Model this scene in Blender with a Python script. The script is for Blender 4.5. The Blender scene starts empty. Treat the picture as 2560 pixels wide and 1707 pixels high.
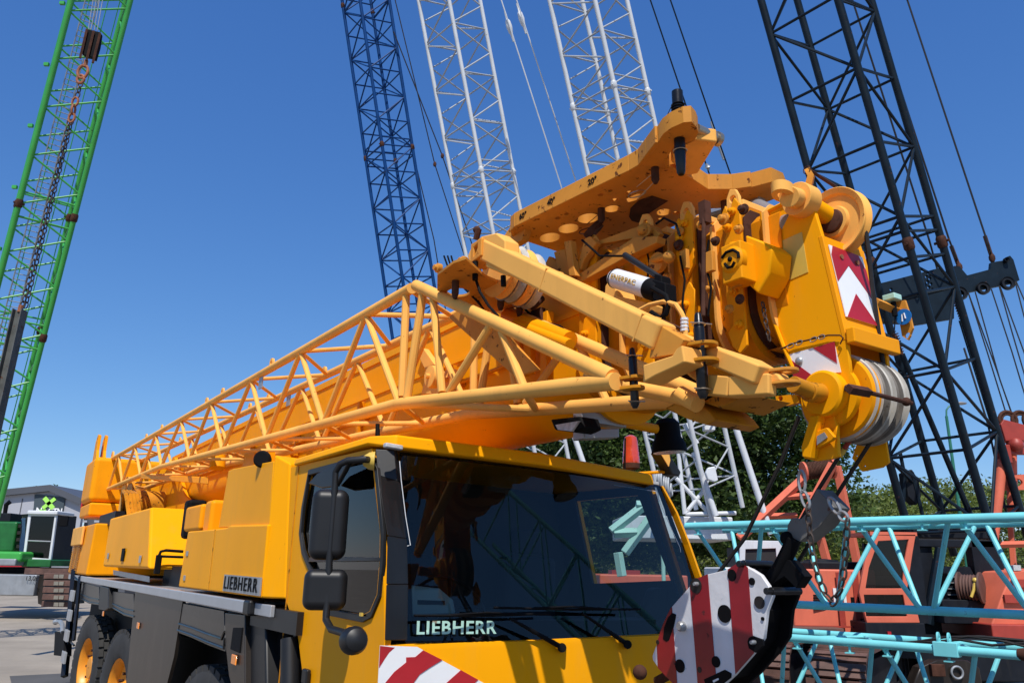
import bpy, bmesh, math, random
from math import radians, sin, cos, pi
from mathutils import Vector as V, Matrix, Quaternion
from mathutils.geometry import tessellate_polygon
random.seed(7)
SC = bpy.context.scene
# ---------------------------------------------------------------- camera
F, CX, CY, EYE, HOR = 1960.0, 1280.0, 853.5, 2.24, 1420.0
ROLL, YAW = radians(1.0), radians(33.6)
pitch = math.atan((HOR - CY) / F * cos(ROLL))
FW = V((0, cos(pitch), sin(pitch))); RT = V((1, 0, 0)); UP = RT.cross(FW)
R2 = RT * cos(ROLL) + UP * sin(ROLL); U2 = UP * cos(ROLL) - RT * sin(ROLL)
CAM = V((0, 0, EYE))
cd = bpy.data.cameras.new('camera'); co = bpy.data.objects.new('camera', cd); SC.collection.objects.link(co)
cd.sensor_width = 36; cd.lens = F / 2560 * 36; cd.clip_end = 2000; cd.clip_start = 0.05
m3 = Matrix((R2, U2, -FW)).transposed()
co.matrix_world = Matrix.Translation(CAM) @ m3.to_4x4()
SC.camera = co
# ---------------------------------------------------------------- truck frame: x across, y towards its tail, z up
TR = V((-sin(YAW), cos(YAW), 0)); TL = V((cos(YAW), sin(YAW), 0))
TO = V((-0.5902, 3.9965, 0))
# ---------------------------------------------------------------- sky, sun, exposure
sd = (TL * -0.38 + TR * -0.58 + V((0, 0, 1.0))).normalized()
el = math.asin(sd.z); az = math.atan2(sd.x, sd.y)
W_ = bpy.data.worlds.new('World'); SC.world = W_; W_.use_nodes = True
nt = W_.node_tree; nt.nodes.clear()
sk = nt.nodes.new('ShaderNodeTexSky'); sk.sky_type = 'NISHITA'; sk.sun_disc = False
sk.sun_elevation = el; sk.sun_rotation = az; sk.altitude = 100; sk.air_density = 1.0; sk.dust_density = 0.0; sk.ozone_density = 6.0
bg = nt.nodes.new('ShaderNodeBackground'); bg.inputs[1].default_value = 0.10
wo = nt.nodes.new('ShaderNodeOutputWorld')
sp_ = nt.nodes.new('ShaderNodeSeparateColor'); cb_ = nt.nodes.new('ShaderNodeCombineColor'); nt.links.new(sk.outputs[0], sp_.inputs[0])
for i_, (ex, ga) in enumerate(((1.08, .736), (.85, .753), (.59, .903))):     # deep polarised blue of a dry summer sky
    a_ = nt.nodes.new('ShaderNodeMath'); a_.operation = 'MULTIPLY'; a_.inputs[1].default_value = .13; nt.links.new(sp_.outputs[i_], a_.inputs[0])
    c_ = nt.nodes.new('ShaderNodeMath'); c_.operation = 'POWER'; c_.inputs[1].default_value = ex; nt.links.new(a_.outputs[0], c_.inputs[0])
    d_ = nt.nodes.new('ShaderNodeMath'); d_.operation = 'MULTIPLY'; d_.inputs[1].default_value = ga * 10; nt.links.new(c_.outputs[0], d_.inputs[0]); nt.links.new(d_.outputs[0], cb_.inputs[i_])
nt.links.new(cb_.outputs[0], bg.inputs[0]); nt.links.new(bg.outputs[0], wo.inputs[0])
sl = bpy.data.lights.new('sun', 'SUN'); sl.energy = 5.0; sl.angle = radians(0.53); sl.color = (1, 0.955, 0.88)
so = bpy.data.objects.new('sun', sl); SC.collection.objects.link(so)
so.rotation_euler = (-sd).to_track_quat('-Z', 'Y').to_euler(); so.location = (0, 0, 30)
SC.view_settings.view_transform = 'Standard'; SC.view_settings.look = 'None'; SC.view_settings.exposure = 0.0
SC.render.engine = 'CYCLES'

# ---------------------------------------------------------------- pixel helpers
def ray(px, py): return FW * F + R2 * (px - CX) + U2 * (CY - py)
def toT(w):
    d = w - TO; return V((d.dot(TL), d.dot(TR), w.z))
def fromT(p): return TO + TL * p[0] + TR * p[1] + V((0, 0, p[2]))
def P(px, py, x=None, y=None, z=None):          # point of the truck frame on a plane of that frame
    d = ray(px, py)
    if z is not None: t = (z - EYE) / d.z
    elif x is not None: t = (x - (CAM - TO).dot(TL)) / d.dot(TL)
    else: t = (y - (CAM - TO).dot(TR)) / d.dot(TR)
    return toT(CAM + d * t)
def PP(pts, **k): return [P(a, b, **k) for a, b in pts]
def W(px, py, Y):                                # world point on the plane Y
    d = ray(px, py); return CAM + d * (Y / d.y)
def G(px, py, z=0.0):
    d = ray(px, py); return CAM + d * ((z - EYE) / d.z)
def scr(w):
    d = w - CAM; z = d.dot(FW); return (CX + F * d.dot(R2) / z, CY - F * d.dot(U2) / z, z)

# ---------------------------------------------------------------- materials
def srgb(r, g, b):
    f = lambda c: (c / 255 / 12.92) if c / 255 <= .04045 else ((c / 255 + .055) / 1.055) ** 2.4
    return (f(r), f(g), f(b))
def mat(name, col, rough=.5, metal=0, var=.12, rust=0, rustcol=(.10, .035, .015), scale=3, bump=.02, spec=.5, coat=0, dirt=0, rsc=14, dirtcol=(.06, .045, .03)):
    m = bpy.data.materials.new(name); m.use_nodes = True; n = m.node_tree; N = n.nodes; L = n.links
    b = N['Principled BSDF']; b.inputs['Roughness'].default_value = rough; b.inputs['Metallic'].default_value = metal
    b.inputs['Specular IOR Level'].default_value = spec; b.inputs['Coat Weight'].default_value = coat; b.inputs['Coat Roughness'].default_value = .12
    tc = N.new('ShaderNodeTexCoord')
    n1 = N.new('ShaderNodeTexNoise'); n1.inputs['Scale'].default_value = scale; n1.inputs['Detail'].default_value = 6
    L.new(tc.outputs['Object'], n1.inputs['Vector'])
    r1 = N.new('ShaderNodeMapRange'); r1.inputs[1].default_value = .3; r1.inputs[2].default_value = .7; r1.inputs[3].default_value = 1 - var; r1.inputs[4].default_value = 1 + var * .6
    L.new(n1.outputs[0], r1.inputs[0])
    mx = N.new('ShaderNodeVectorMath'); mx.operation = 'SCALE'; mx.inputs[0].default_value = col; L.new(r1.outputs[0], mx.inputs['Scale'])
    last = mx.outputs[0]
    def blend(last, colr, nscale, lo, hi, amt, det=8, stretch=None):
        nn = N.new('ShaderNodeTexNoise'); nn.inputs['Scale'].default_value = nscale; nn.inputs['Detail'].default_value = det; nn.inputs['Roughness'].default_value = .65
        if stretch:
            mp = N.new('ShaderNodeMapping'); mp.inputs['Scale'].default_value = stretch; L.new(tc.outputs['Object'], mp.inputs[0]); L.new(mp.outputs[0], nn.inputs['Vector'])
        else: L.new(tc.outputs['Object'], nn.inputs['Vector'])
        rr = N.new('ShaderNodeMapRange'); rr.inputs[1].default_value = lo; rr.inputs[2].default_value = hi; rr.inputs[3].default_value = 0; rr.inputs[4].default_value = amt
        L.new(nn.outputs[0], rr.inputs[0])
        mm = N.new('ShaderNodeMix'); mm.data_type = 'RGBA'; mm.inputs[7].default_value = (*colr, 1)
        L.new(rr.outputs[0], mm.inputs[0]); L.new(last, mm.inputs[6]); return mm.outputs[2], rr.outputs[0]
    if dirt: last, _ = blend(last, dirtcol, 5, .52, .8, dirt, 5, (1.6, 1.6, .35))
    if rust:
        last, rf = blend(last, rustcol, rsc, .70 - rust * .22, .745 - rust * .22, .9)
        ra = N.new('ShaderNodeMath'); ra.operation = 'MULTIPLY_ADD'; ra.inputs[1].default_value = .9 - rough; ra.inputs[2].default_value = rough
        L.new(rf, ra.inputs[0]); L.new(ra.outputs[0], b.inputs['Roughness'])
    L.new(last, b.inputs['Base Color'])
    if bump:
        n2 = N.new('ShaderNodeTexNoise'); n2.inputs['Scale'].default_value = scale * 6; n2.inputs['Detail'].default_value = 4; L.new(tc.outputs['Object'], n2.inputs['Vector'])
        bp = N.new('ShaderNodeBump'); bp.inputs['Strength'].default_value = min(1, bump * 5); bp.inputs['Distance'].default_value = bump * .3
        L.new(n2.outputs[0], bp.inputs['Height']); L.new(bp.outputs[0], b.inputs['Normal'])
    return m
def glass(name, tint, refl=1.45, rough=0.0, gl=(1, 1, 1)):
    m = bpy.data.materials.new(name); m.use_nodes = True; n = m.node_tree; N = n.nodes; L = n.links; N.clear()
    t = N.new('ShaderNodeBsdfTransparent'); t.inputs[0].default_value = (*tint, 1)
    g = N.new('ShaderNodeBsdfGlossy'); g.inputs[0].default_value = (*gl, 1); g.inputs['Roughness'].default_value = rough
    fr = N.new('ShaderNodeFresnel'); fr.inputs[0].default_value = refl
    mx = N.new('ShaderNodeMixShader'); o = N.new('ShaderNodeOutputMaterial')
    L.new(fr.outputs[0], mx.inputs[0]); L.new(t.outputs[0], mx.inputs[1]); L.new(g.outputs[0], mx.inputs[2]); L.new(mx.outputs[0], o.inputs[0])
    return m
M = {}
M['yel'] = mat('yellow_paint', (.86, .32, .003), .48, var=.09, rust=.14, spec=.10, coat=0, scale=1.5, bump=.004, dirt=.16, dirtcol=(.30, .13, .03), rsc=22)
M['yel_clean'] = mat('cab_yellow_paint', (.90, .365, .003), .45, var=.09, spec=.06, coat=.0, scale=.8, bump=.002, dirt=.22, dirtcol=(.62, .30, .06), rust=.05, rsc=30)
M['jib'] = mat('faded_yellow_paint', (.90, .445, .10), .6, spec=.08, var=.12, rust=.16, scale=2.5, bump=.006, dirt=.22, dirtcol=(.28, .13, .05), rsc=26)
M['jibrust'] = mat('chipped_yellow_paint', (.64, .265, .038), .55, spec=.12, var=.2, rust=.42, scale=3, bump=.01, dirt=.35, dirtcol=(.22, .09, .03), rsc=20, rustcol=(.07, .018, .012))
M['darkyel'] = mat('greasy_yellow', (.55, .22, .012), .5, spec=.15, var=.25, rust=.55, scale=5, bump=.01, rsc=18, rustcol=(.03, .02, .012))
M['black'] = mat('black_plastic', (.010, .010, .011), .45, var=.2, scale=8, bump=.01, spec=.4)
M['matblack'] = mat('matt_black', (.004, .004, .005), .7, var=.2, spec=.12)
M['pin'] = mat('black_steel_pin', (.022, .022, .024), .3, metal=.6, var=.3, rust=.1, scale=8)
M['wire'] = mat('galvanised_wire', (.42, .36, .28), .35, metal=.8, rust=.2)
M['rust'] = mat('rusty_steel', (.075, .030, .018), .8, spec=.2, var=.4, rust=.6, rustcol=(.05, .018, .010), scale=9, bump=.03)
M['rustlight'] = mat('orange_rusty_chain', (.30, .10, .04), .75, var=.4, rust=.5, scale=9, bump=.02)
M['rope'] = mat('greased_wire_rope', (.022, .018, .016), .55, metal=.3, var=.3, scale=30)
M['steel'] = mat('grey_steel', (.36, .37, .38), .4, metal=.5, var=.15, dirt=.2)
M['alu'] = mat('silver_deck_beam', (.42, .43, .45), .38, metal=.35, var=.06, dirt=.1, bump=.004)
M['sidepan'] = mat('dark_grey_side_panel', (.024, .018, .014), .36, spec=.4, metal=.1, var=.15, scale=1.5, dirt=.3, dirtcol=(.11, .085, .07))
M['tyre'] = mat('tyre_rubber', (.028, .027, .026), .8, var=.3, scale=5, bump=.03, dirt=.3, dirtcol=(.09, .08, .07))
M['rim'] = mat('orange_rim_paint', (.78, .30, .02), .4, var=.1, dirt=.2)
M['red'] = mat('red_warning_film', (.42, .012, .018), .4, var=.1, scale=6, dirt=.1)
M['blockred'] = mat('red_hook_block_paint', (.26, .008, .014), .42, var=.25, scale=5, rust=.3, rustcol=(.03, .012, .012), bump=.02)
M['blockwhite'] = mat('white_hook_block_paint', (.66, .66, .68), .5, var=.12, scale=5, rust=.27, rustcol=(.06, .05, .05), bump=.03, dirt=.15, dirtcol=(.35, .33, .3))
M['white'] = mat('white_film', (.80, .80, .80), .4, var=.05, dirt=.12, dirtcol=(.5, .48, .45))
M['wpaint'] = mat('white_boom_paint', (.62, .64, .66), .42, var=.08, rust=.13, rustcol=(.16, .09, .05), scale=2, rsc=3.5, dirt=.3, dirtcol=(.35, .3, .24))
M['blue'] = mat('blue_boom_paint', (.005, .045, .17), .42, spec=.12, var=.25, rust=.25, rustcol=(.02, .02, .03), scale=2, rsc=6, dirt=.3, dirtcol=(.03, .04, .05))
M['dark'] = mat('dark_petrol_paint', (.006, .013, .021), .42, spec=.22, var=.3, rust=.28, rustcol=(.06, .025, .02), scale=3, rsc=7)
M['green'] = mat('green_boom_paint', (.045, .34, .055), .4, var=.15, rust=.15, rustcol=(.03, .08, .03), scale=2, rsc=6)
M['dgreen'] = mat('dark_green_paint', (.012, .12, .025), .4, var=.2)
M['teal'] = mat('turquoise_paint', (.19, .61, .64), .45, spec=.3, var=.10, rust=.2, rustcol=(.12, .06, .03), scale=3, rsc=12, dirt=.15, dirtcol=(.1, .25, .25))
M['mint'] = mat('mint_paint', (.42, .66, .56), .45, var=.1, rust=.3, rustcol=(.2, .1, .05), rsc=16)
M['salmon'] = mat('faded_red_paint', (.66, .15, .085), .5, spec=.25, var=.12, rust=.16, rustcol=(.45, .28, .22), scale=2, rsc=10, dirt=.2, dirtcol=(.3, .07, .05))
M['dred'] = mat('red_machine_paint', (.34, .04, .025), .5, var=.2, rust=.2)
M['navy'] = mat('dark_machine_steel', (.008, .010, .015), .55, spec=.2, var=.3, scale=4, dirt=.3, dirtcol=(.04, .035, .03))
M['sheave'] = mat('worn_sheave_paint', (.46, .43, .38), .55, var=.4, rust=.5, rustcol=(.12, .08, .06), scale=7, rsc=9, dirt=.8, dirtcol=(.12, .09, .06))
M['lens'] = mat('clear_lamp_lens', (.5, .5, .5), .15, var=.3, scale=40, spec=.8)
M['beacon'] = mat('amber_red_beacon', (.55, .055, .02), .12, var=.2, scale=20, spec=.8, coat=.6, bump=0)
M['amber'] = mat('amber_reflector', (.85, .25, .02), .2, var=.1, coat=.4)
M['plate_y'] = mat('pale_yellow_sticker', (.62, .42, .07), .4, var=.06)
M['int_grey'] = mat('grey_green_dashboard', (.50, .60, .56), .6, var=.1)
M['int_dark'] = mat('dark_cab_trim', (.014, .014, .016), .75, var=.2)
M['seat'] = mat('dark_seat_fabric', (.02, .022, .03), .9, var=.2)
M['ws'] = glass('windscreen_glass', (.50, .60, .62), 1.45)
M['wing'] = glass('side_window_glass', (.42, .46, .46), 1.38)
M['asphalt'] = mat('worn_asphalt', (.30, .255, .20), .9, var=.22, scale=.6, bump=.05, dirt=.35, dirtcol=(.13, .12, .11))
M['clad'] = mat('grey_metal_cladding', (.36, .37, .41), .55, var=.08, scale=.3, bump=0)
M['dclad'] = mat('dark_grey_cladding', (.075, .08, .095), .5, var=.1, scale=.3)
M['sign'] = mat('slate_banner', (.045, .065, .08), .7, var=.1, scale=.5)
M['lime'] = mat('lime_lettering', (.38, .80, .12), .5, var=.05)
M['bluebox'] = mat('blue_container_paint', (.01, .12, .42), .5, var=.2)
M['pump'] = mat('white_pump_body', (.72, .73, .74), .4, var=.1, dirt=.15)
M['gold'] = mat('gold_lettering', (.60, .36, .05), .5)
M['track'] = mat('rusty_brown_track_steel', (.12, .06, .045), .65, var=.35, rust=.4, rustcol=(.06, .03, .025), scale=4, bump=.03)
M['bluesign'] = mat('blue_sign_plate', (.01, .16, .50), .4)
M['bark'] = mat('dark_bark', (.05, .038, .028), .9, var=.3, scale=4, bump=.05)
M['lamppost'] = mat('green_post_paint', (.02, .15, .10), .45)
def leafmat(name, c1, c2, sc):
    m = bpy.data.materials.new(name); m.use_nodes = True; n = m.node_tree; N = n.nodes; L = n.links
    b = N['Principled BSDF']; b.inputs['Roughness'].default_value = .55; b.inputs['Specular IOR Level'].default_value = .35
    g = N.new('ShaderNodeNewGeometry'); t = N.new('ShaderNodeTexCoord'); no = N.new('ShaderNodeTexNoise'); no.inputs['Scale'].default_value = sc; no.inputs['Detail'].default_value = 3
    L.new(t.outputs['Object'], no.inputs['Vector'])
    ad = N.new('ShaderNodeMath'); ad.operation = 'MULTIPLY_ADD'; ad.inputs[1].default_value = .5; L.new(g.outputs['Random Per Island'], ad.inputs[0]); 
    mr = N.new('ShaderNodeMapRange'); mr.inputs[1].default_value = .3; mr.inputs[2].default_value = .7; mr.inputs[4].default_value = .5; L.new(no.outputs[0], mr.inputs[0]); L.new(mr.outputs[0], ad.inputs[2])
    mx = N.new('ShaderNodeMix'); mx.data_type = 'RGBA'; mx.inputs[6].default_value = (*c1, 1); mx.inputs[7].default_value = (*c2, 1)
    L.new(ad.outputs[0], mx.inputs[0]); L.new(mx.outputs[2], b.inputs['Base Color'])
    tr = N.new('ShaderNodeBsdfTranslucent'); L.new(mx.outputs[2], tr.inputs[0])
    ms = N.new('ShaderNodeMixShader'); ms.inputs[0].default_value = .25
    o = N['Material Output']; L.new(b.outputs[0], ms.inputs[1]); L.new(tr.outputs[0], ms.inputs[2]); L.new(ms.outputs[0], o.inputs[0])
    return m
M['chain'] = mat('dark_brown_chain', (.055, .036, .028), .6, metal=.2, var=.4, rust=.3, scale=9)
M['guard'] = mat('glossy_mudguard_plastic', (.010, .009, .009), .3, spec=.5, var=.3, scale=3, bump=.02)
M['girder'] = mat('dirty_grey_girder', (.10, .105, .10), .6, var=.4, rust=.4, scale=3, spec=.2)
M['sheave2'] = mat('greasy_sheave', (.16, .14, .12), .6, var=.5, rust=.5, rustcol=(.04, .03, .025), scale=8, spec=.3)
M['yelg'] = mat('greasy_boom_paint', (.70, .24, .003), .5, var=.18, rust=.30, spec=.12, rustcol=(.10, .04, .01), dirt=.5, dirtcol=(.22, .08, .012), scale=4, rsc=16)
M['wbrace'] = mat('dull_white_brace', (.40, .42, .44), .5, var=.15, rust=.25, rustcol=(.14, .09, .06), rsc=5, spec=.3)
M['bounce_asph'] = mat('bounce_cut_asphalt', (.085, .08, .075), .85, var=.3, scale=.8, bump=.05)  # dark tone for the added patch, swallows sunlight bounced up from the ground
M['leaf'] = leafmat('dark_tree_leaves', (.016, .036, .006), (.085, .14, .026), .5)
M['forest'] = leafmat('forest_leaves', (.05, .085, .012), (.17, .20, .035), .18)

# ---------------------------------------------------------------- mesh builder
def frame(d):
    d = d.normalized(); a = V((0, 0, 1)) if abs(d.z) < .9 else V((1, 0, 0))
    u = d.cross(a).normalized(); return u, d.cross(u).normalized()
class B:
    def __init__(s): s.v = []; s.f = []
    def add(s, vs, fs):
        o = len(s.v); s.v += [V(p) for p in vs]; s.f += [[i + o for i in f] for f in fs]; return s
    def hexa(s, p):   # bottom 4, top 4
        return s.add(p, [(0, 3, 2, 1), (4, 5, 6, 7), (0, 1, 5, 4), (1, 2, 6, 5), (2, 3, 7, 6), (3, 0, 4, 7)])
    def box(s, x0, x1, y0, y1, z0, z1):
        return s.hexa([(x0, y0, z0), (x1, y0, z0), (x1, y1, z0), (x0, y1, z0), (x0, y0, z1), (x1, y0, z1), (x1, y1, z1), (x0, y1, z1)])
    def obox(s, c, u, v, w):   # centre and three half-vectors
        c, u, v, w = V(c), V(u), V(v), V(w)
        return s.hexa([c - u - v - w, c + u - v - w, c + u + v - w, c - u + v - w, c - u - v + w, c + u - v + w, c + u + v + w, c - u + v + w])
    def prism(s, pts, vec):
        pts = [V(p) for p in pts]; n = len(pts); vec = V(vec)
        tri = tessellate_polygon([pts]); vs = pts + [p + vec for p in pts]
        fs = [tuple(t) for t in tri] + [tuple(i + n for i in reversed(t)) for t in tri]
        fs += [(i, (i + 1) % n, (i + 1) % n + n, i + n) for i in range(n)]
        return s.add(vs, fs)
    def plate(s, outer, holes, vec):
        loops = [[V(p) for p in outer]] + [[V(p) for p in h] for h in holes]; vec = V(vec)
        tri = tessellate_polygon(loops); flat = [p for l in loops for p in l]; n = len(flat)
        fs = [tuple(t) for t in tri] + [tuple(i + n for i in reversed(t)) for t in tri]; o = 0
        for l in loops:
            k = len(l); fs += [(o + i, o + (i + 1) % k, o + (i + 1) % k + n, o + i + n) for i in range(k)]; o += k
        return s.add(flat + [p + vec for p in flat], fs)
    def tube(s, pts, r, n=10, closed=False, r1=None):
        pts = [V(p) for p in pts]; k = len(pts); rings = []; u = None
        for i, p in enumerate(pts):
            if closed: d = pts[(i + 1) % k] - pts[i - 1]
            else: d = (pts[min(i + 1, k - 1)] - pts[max(i - 1, 0)])
            d.normalize()
            if u is None: u, w = frame(d)
            else:
                u = (u - d * u.dot(d)).normalized()
            w = d.cross(u); rr = r if r1 is None else r + (r1 - r) * i / (k - 1)
            rings.append([p + u * rr * cos(2 * pi * j / n) + w * rr * sin(2 * pi * j / n) for j in range(n)])
        vs = [q for ring in rings for q in ring]; fs = []
        for i in range(k if closed else k - 1):
            a = i * n; b_ = ((i + 1) % k) * n
            fs += [(a + j, a + (j + 1) % n, b_ + (j + 1) % n, b_ + j) for j in range(n)]
        if not closed: fs += [tuple(reversed(range(n))), tuple(range((k - 1) * n, k * n))]
        return s.add(vs, fs)
    def cyl(s, a, b_, r, n=16, r1=None): return s.tube([a, b_], r, n, r1=r1)
    def lathe(s, c, axis, prof, n=32, cap=True):
        c = V(c); ax = V(axis).normalized(); u, w = frame(ax); vs = []
        for r, h in prof: vs += [c + ax * h + (u * cos(2 * pi * j / n) + w * sin(2 * pi * j / n)) * r for j in range(n)]
        fs = []
        for i in range(len(prof) - 1): fs += [(i * n + j, i * n + (j + 1) % n, (i + 1) * n + (j + 1) % n, (i + 1) * n + j) for j in range(n)]
        if cap: fs += [tuple(range(n)), tuple(range((len(prof) - 1) * n, len(prof) * n))]
        return s.add(vs, fs)
    def ball(s, c, r, n=14, sq=(1, 1, 1)):
        c = V(c); vs = []; fs = []; k = n // 2
        for i in range(k + 1):
            a = pi * i / k
            for j in range(n): vs.append(c + V((r * sq[0] * sin(a) * cos(2 * pi * j / n), r * sq[1] * sin(a) * sin(2 * pi * j / n), r * sq[2] * cos(a))))
        for i in range(k):
            for j in range(n): fs.append((i * n + j, i * n + (j + 1) % n, (i + 1) * n + (j + 1) % n, (i + 1) * n + j))
        return s.add(vs, fs)
    def chain(s, pts, r, ln, wd):   # links along a polyline
        pts = [V(p) for p in pts]; seg = []; step = ln * .78
        path = []
        for a, b_ in zip(pts, pts[1:]):
            L = (b_ - a).length; path.append((a, b_, L))
        tot = sum(p[2] for p in path); n = max(2, int(tot / step)); 
        for i in range(n):
            d = (i + .5) * tot / n
            for a, b_, L in path:
                if d <= L or (a, b_, L) == path[-1]: c = a.lerp(b_, d / L); dr = (b_ - a).normalized(); break
                d -= L
            u, w = frame(dr); q = u if i % 2 else w
            e = []
            for j in range(10):
                t = 2 * pi * j / 10; e.append(c + dr * cos(t) * ln / 2 + q * sin(t) * wd / 2)
            s.tube(e, r, 5, closed=True)
        return s
    def build(s, name, m, parent=None, bevel=0, seg=2, ang=35, label=None, kind=None):
        me = bpy.data.meshes.new(name); off = V((0, 0, 0)); p = parent
        while p is not None and p.parent is not None: p = p.parent
        if p is not None and not p.get('_local'): off = p.location.copy()
        root = None
        if parent is None:
            cc = V((0, 0, 0))
            for q in s.v: cc += q
            off = cc / len(s.v); root = off
        me.from_pydata([q - off for q in s.v], [], s.f)
        bm = bmesh.new(); bm.from_mesh(me); bmesh.ops.recalc_face_normals(bm, faces=bm.faces); bm.to_mesh(me); bm.free()
        me.materials.append(M[m] if isinstance(m, str) else m)
        o = bpy.data.objects.new(name, me); SC.collection.objects.link(o)
        if root is not None: o.location = root
        if parent is not None: o.parent = parent
        me.shade_smooth(); me.set_sharp_from_angle(angle=radians(ang))
        if bevel:
            bv = o.modifiers.new('bevel', 'BEVEL'); bv.width = bevel; bv.segments = seg; bv.limit_method = 'ANGLE'; bv.angle_limit = radians(40); bv.harden_normals = True
        if label: o['label'] = label
        if kind: o['kind'] = kind
        return o
def thing(name, label, cat, loc=(0, 0, 0), group=None):
    o = bpy.data.objects.new(name, None); SC.collection.objects.link(o); o.location = loc; o.empty_display_size = .3
    o['label'] = label; o['category'] = cat
    if group: o['group'] = group
    return o
def tag(o, label, cat, group=None):
    o['label'] = label; o['category'] = cat
    if group: o['group'] = group
    return o
def circ(c, u, w, r, n=20, r2=None):
    c, u, w = V(c), V(u).normalized(), V(w).normalized(); r2 = r2 or r
    return [c + u * cos(2 * pi * i / n) * r + w * sin(2 * pi * i / n) * r2 for i in range(n)]
X, Y, Z = V((1, 0, 0)), V((0, 1, 0)), V((0, 0, 1))
def text(name, body, origin, right, up, height, m, parent, bold=.02, depth=.004, shear=0, width=None, label=None, sp=1.0):
    c = bpy.data.curves.new(name, 'FONT'); c.body = body; c.offset = bold; c.space_character = sp; c.extrude = .5; c.shear = shear
    t = bpy.data.objects.new(name, c); SC.collection.objects.link(t); bpy.context.view_layer.update()
    dg = bpy.context.evaluated_depsgraph_get(); me = bpy.data.meshes.new_from_object(t.evaluated_get(dg)); bpy.data.objects.remove(t); bpy.data.curves.remove(c)
    xs = [q.co.x for q in me.vertices]; ys = [q.co.y for q in me.vertices]; x0, x1, y0, y1 = min(xs), max(xs), min(ys), max(ys)
    right = V(right); up = V(up); r = right.normalized(); u = (up - r * up.dot(r)).normalized(); nn = r.cross(u); origin = V(origin)
    sy = height / (y1 - y0); sx = (width / (x1 - x0)) if width else sy
    off = V((0, 0, 0)); p = parent
    while p is not None and p.parent is not None: p = p.parent
    if p is not None and not p.get('_local'): off = p.location.copy()
    for q in me.vertices: q.co = origin + r * (q.co.x - x0) * sx + u * (q.co.y - y0) * sy + nn * (q.co.z) * depth - off
    me.materials.clear(); me.materials.append(M[m]); me.name = name
    o = bpy.data.objects.new(name, me); SC.collection.objects.link(o); o.parent = parent
    if label: o['label'] = label
    return o
# ================================================================ ground, building, forest
b = B(); n = 24
for i in range(n + 1):
    for j in range(n + 1): b.v.append(V((-400 + 800 * i / n, -150 + 750 * j / n, 0)))
b.f = [(i * (n + 1) + j, (i + 1) * (n + 1) + j, (i + 1) * (n + 1) + j + 1, i * (n + 1) + j + 1) for i in range(n) for j in range(n)]
o = b.build('ground', 'asphalt'); o['kind'] = 'structure'
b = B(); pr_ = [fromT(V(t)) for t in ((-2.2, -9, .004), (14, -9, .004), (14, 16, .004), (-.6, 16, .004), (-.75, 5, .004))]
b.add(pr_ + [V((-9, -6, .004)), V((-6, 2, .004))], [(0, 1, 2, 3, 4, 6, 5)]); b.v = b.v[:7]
o = b.build('bounce_cut_patch', 'bounce_asph'); o['kind'] = 'structure'  # added dark sheet around truck and camera, cuts ground bounce to deepen shadows
# hall with gable roof
YB = 58.0
hall = thing('industrial_hall', 'grey metal clad hall with low gable roof behind the green crawler crane', 'building', (W(130, 1400, YB).x, YB, 0))
def wf(px, py, dy=0): q = W(px, py, YB); return V((q.x, YB + dy, q.z))
g0 = wf(-60, 1247); pk = wf(130, 1228); g1 = wf(208, 1262)
dr0, dr1 = wf(140, 1319), wf(178, 1319)
B().plate([(g0.x, YB, 0), (g1.x, YB, 0), g1, pk, g0], [[(dr0.x, YB, .05), (dr1.x, YB, .05), (dr1.x, YB, dr1.z), (dr0.x, YB, dr0.z)]], (0, .3, 0)).build('wall', 'clad', hall)
w2 = wf(330, 1297)
B().box(g1.x + .02, w2.x, YB + .5, YB + 12, 0, g1.z - .9).build('side_wall', 'dclad', hall)
q = B(); x_ = g0.x + .5
while x_ < g1.x - .2:
    zt_ = g0.z + (pk.z - g0.z) * (x_ - g0.x) / (pk.x - g0.x) if x_ < pk.x else pk.z + (g1.z - pk.z) * (x_ - pk.x) / (g1.x - pk.x)
    if not (dr0.x - .1 < x_ < dr1.x + .1): q.box(x_, x_ + .05, YB - .04, YB, 0, zt_ - .3)
    x_ += .95
q.build('cladding_joint', 'dclad', hall)
rt = B()
for a, c in ((g0, pk), (pk, g1)):
    rt.prism([a + V((0, -.4, 0)), c + V((0, -.4, 0)), c + V((0, -.4, .45)), a + V((0, -.4, .45))], (0, 20, 0))
rt.build('roof', 'dclad', hall)
dd = B().box(dr0.x, dr1.x, YB + .3, YB + .4, 0, dr0.z).build('roller_door', 'dclad', hall)
f = B()
for i in range(9): f.box(dr0.x + .05, dr1.x - .05, YB + .22, YB + .3, .3 + i * .55, .34 + i * .55)
f.build('door_slat', 'clad', dd)
for px in (214, 246):
    a = W(px - 5, 1300, YB + .4); c = W(px + 5, 1283, YB + .4)
    w_ = B().box(a.x, c.x, YB + .38, YB + .5, a.z, c.z).build('window', 'matblack', hall)
    B().box(a.x - .1, c.x + .1, YB + .3, YB + .37, a.z - .15, a.z).build('sill', 'clad', w_)
sgn = B().prism([wf(89, 1235, -.12), wf(165, 1243, -.12), wf(157, 1292, -.12), wf(85, 1288, -.12)], (0, .1, 0)).build('banner', 'sign', hall)
def bar(px0, py0, px1, py1, w, dy=-.18):
    a, c = wf(px0, py0, dy), wf(px1, py1, dy); d = (c - a); s = V((0, 1, 0)).cross(d).normalized() * w
    return [a - s, c - s, c + s, a + s]
lx = B()
for q in (bar(114, 1244, 136, 1271, .15), bar(141, 1246, 110, 1270, .13), bar(103, 1274, 113, 1283, .09), bar(118, 1275, 104, 1282, .09)): lx.prism(q, (0, .05, 0))
lx.build('cross_emblem', 'lime', sgn)
text('lettering', 'N', wf(92, 1283, -.16), X, Z, .42, 'white', sgn, bold=.04, width=.42)
text('lettering', 'GTN', wf(122, 1284.5, -.16), X, Z, .42, 'white', sgn, bold=.04, width=1.0)
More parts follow.
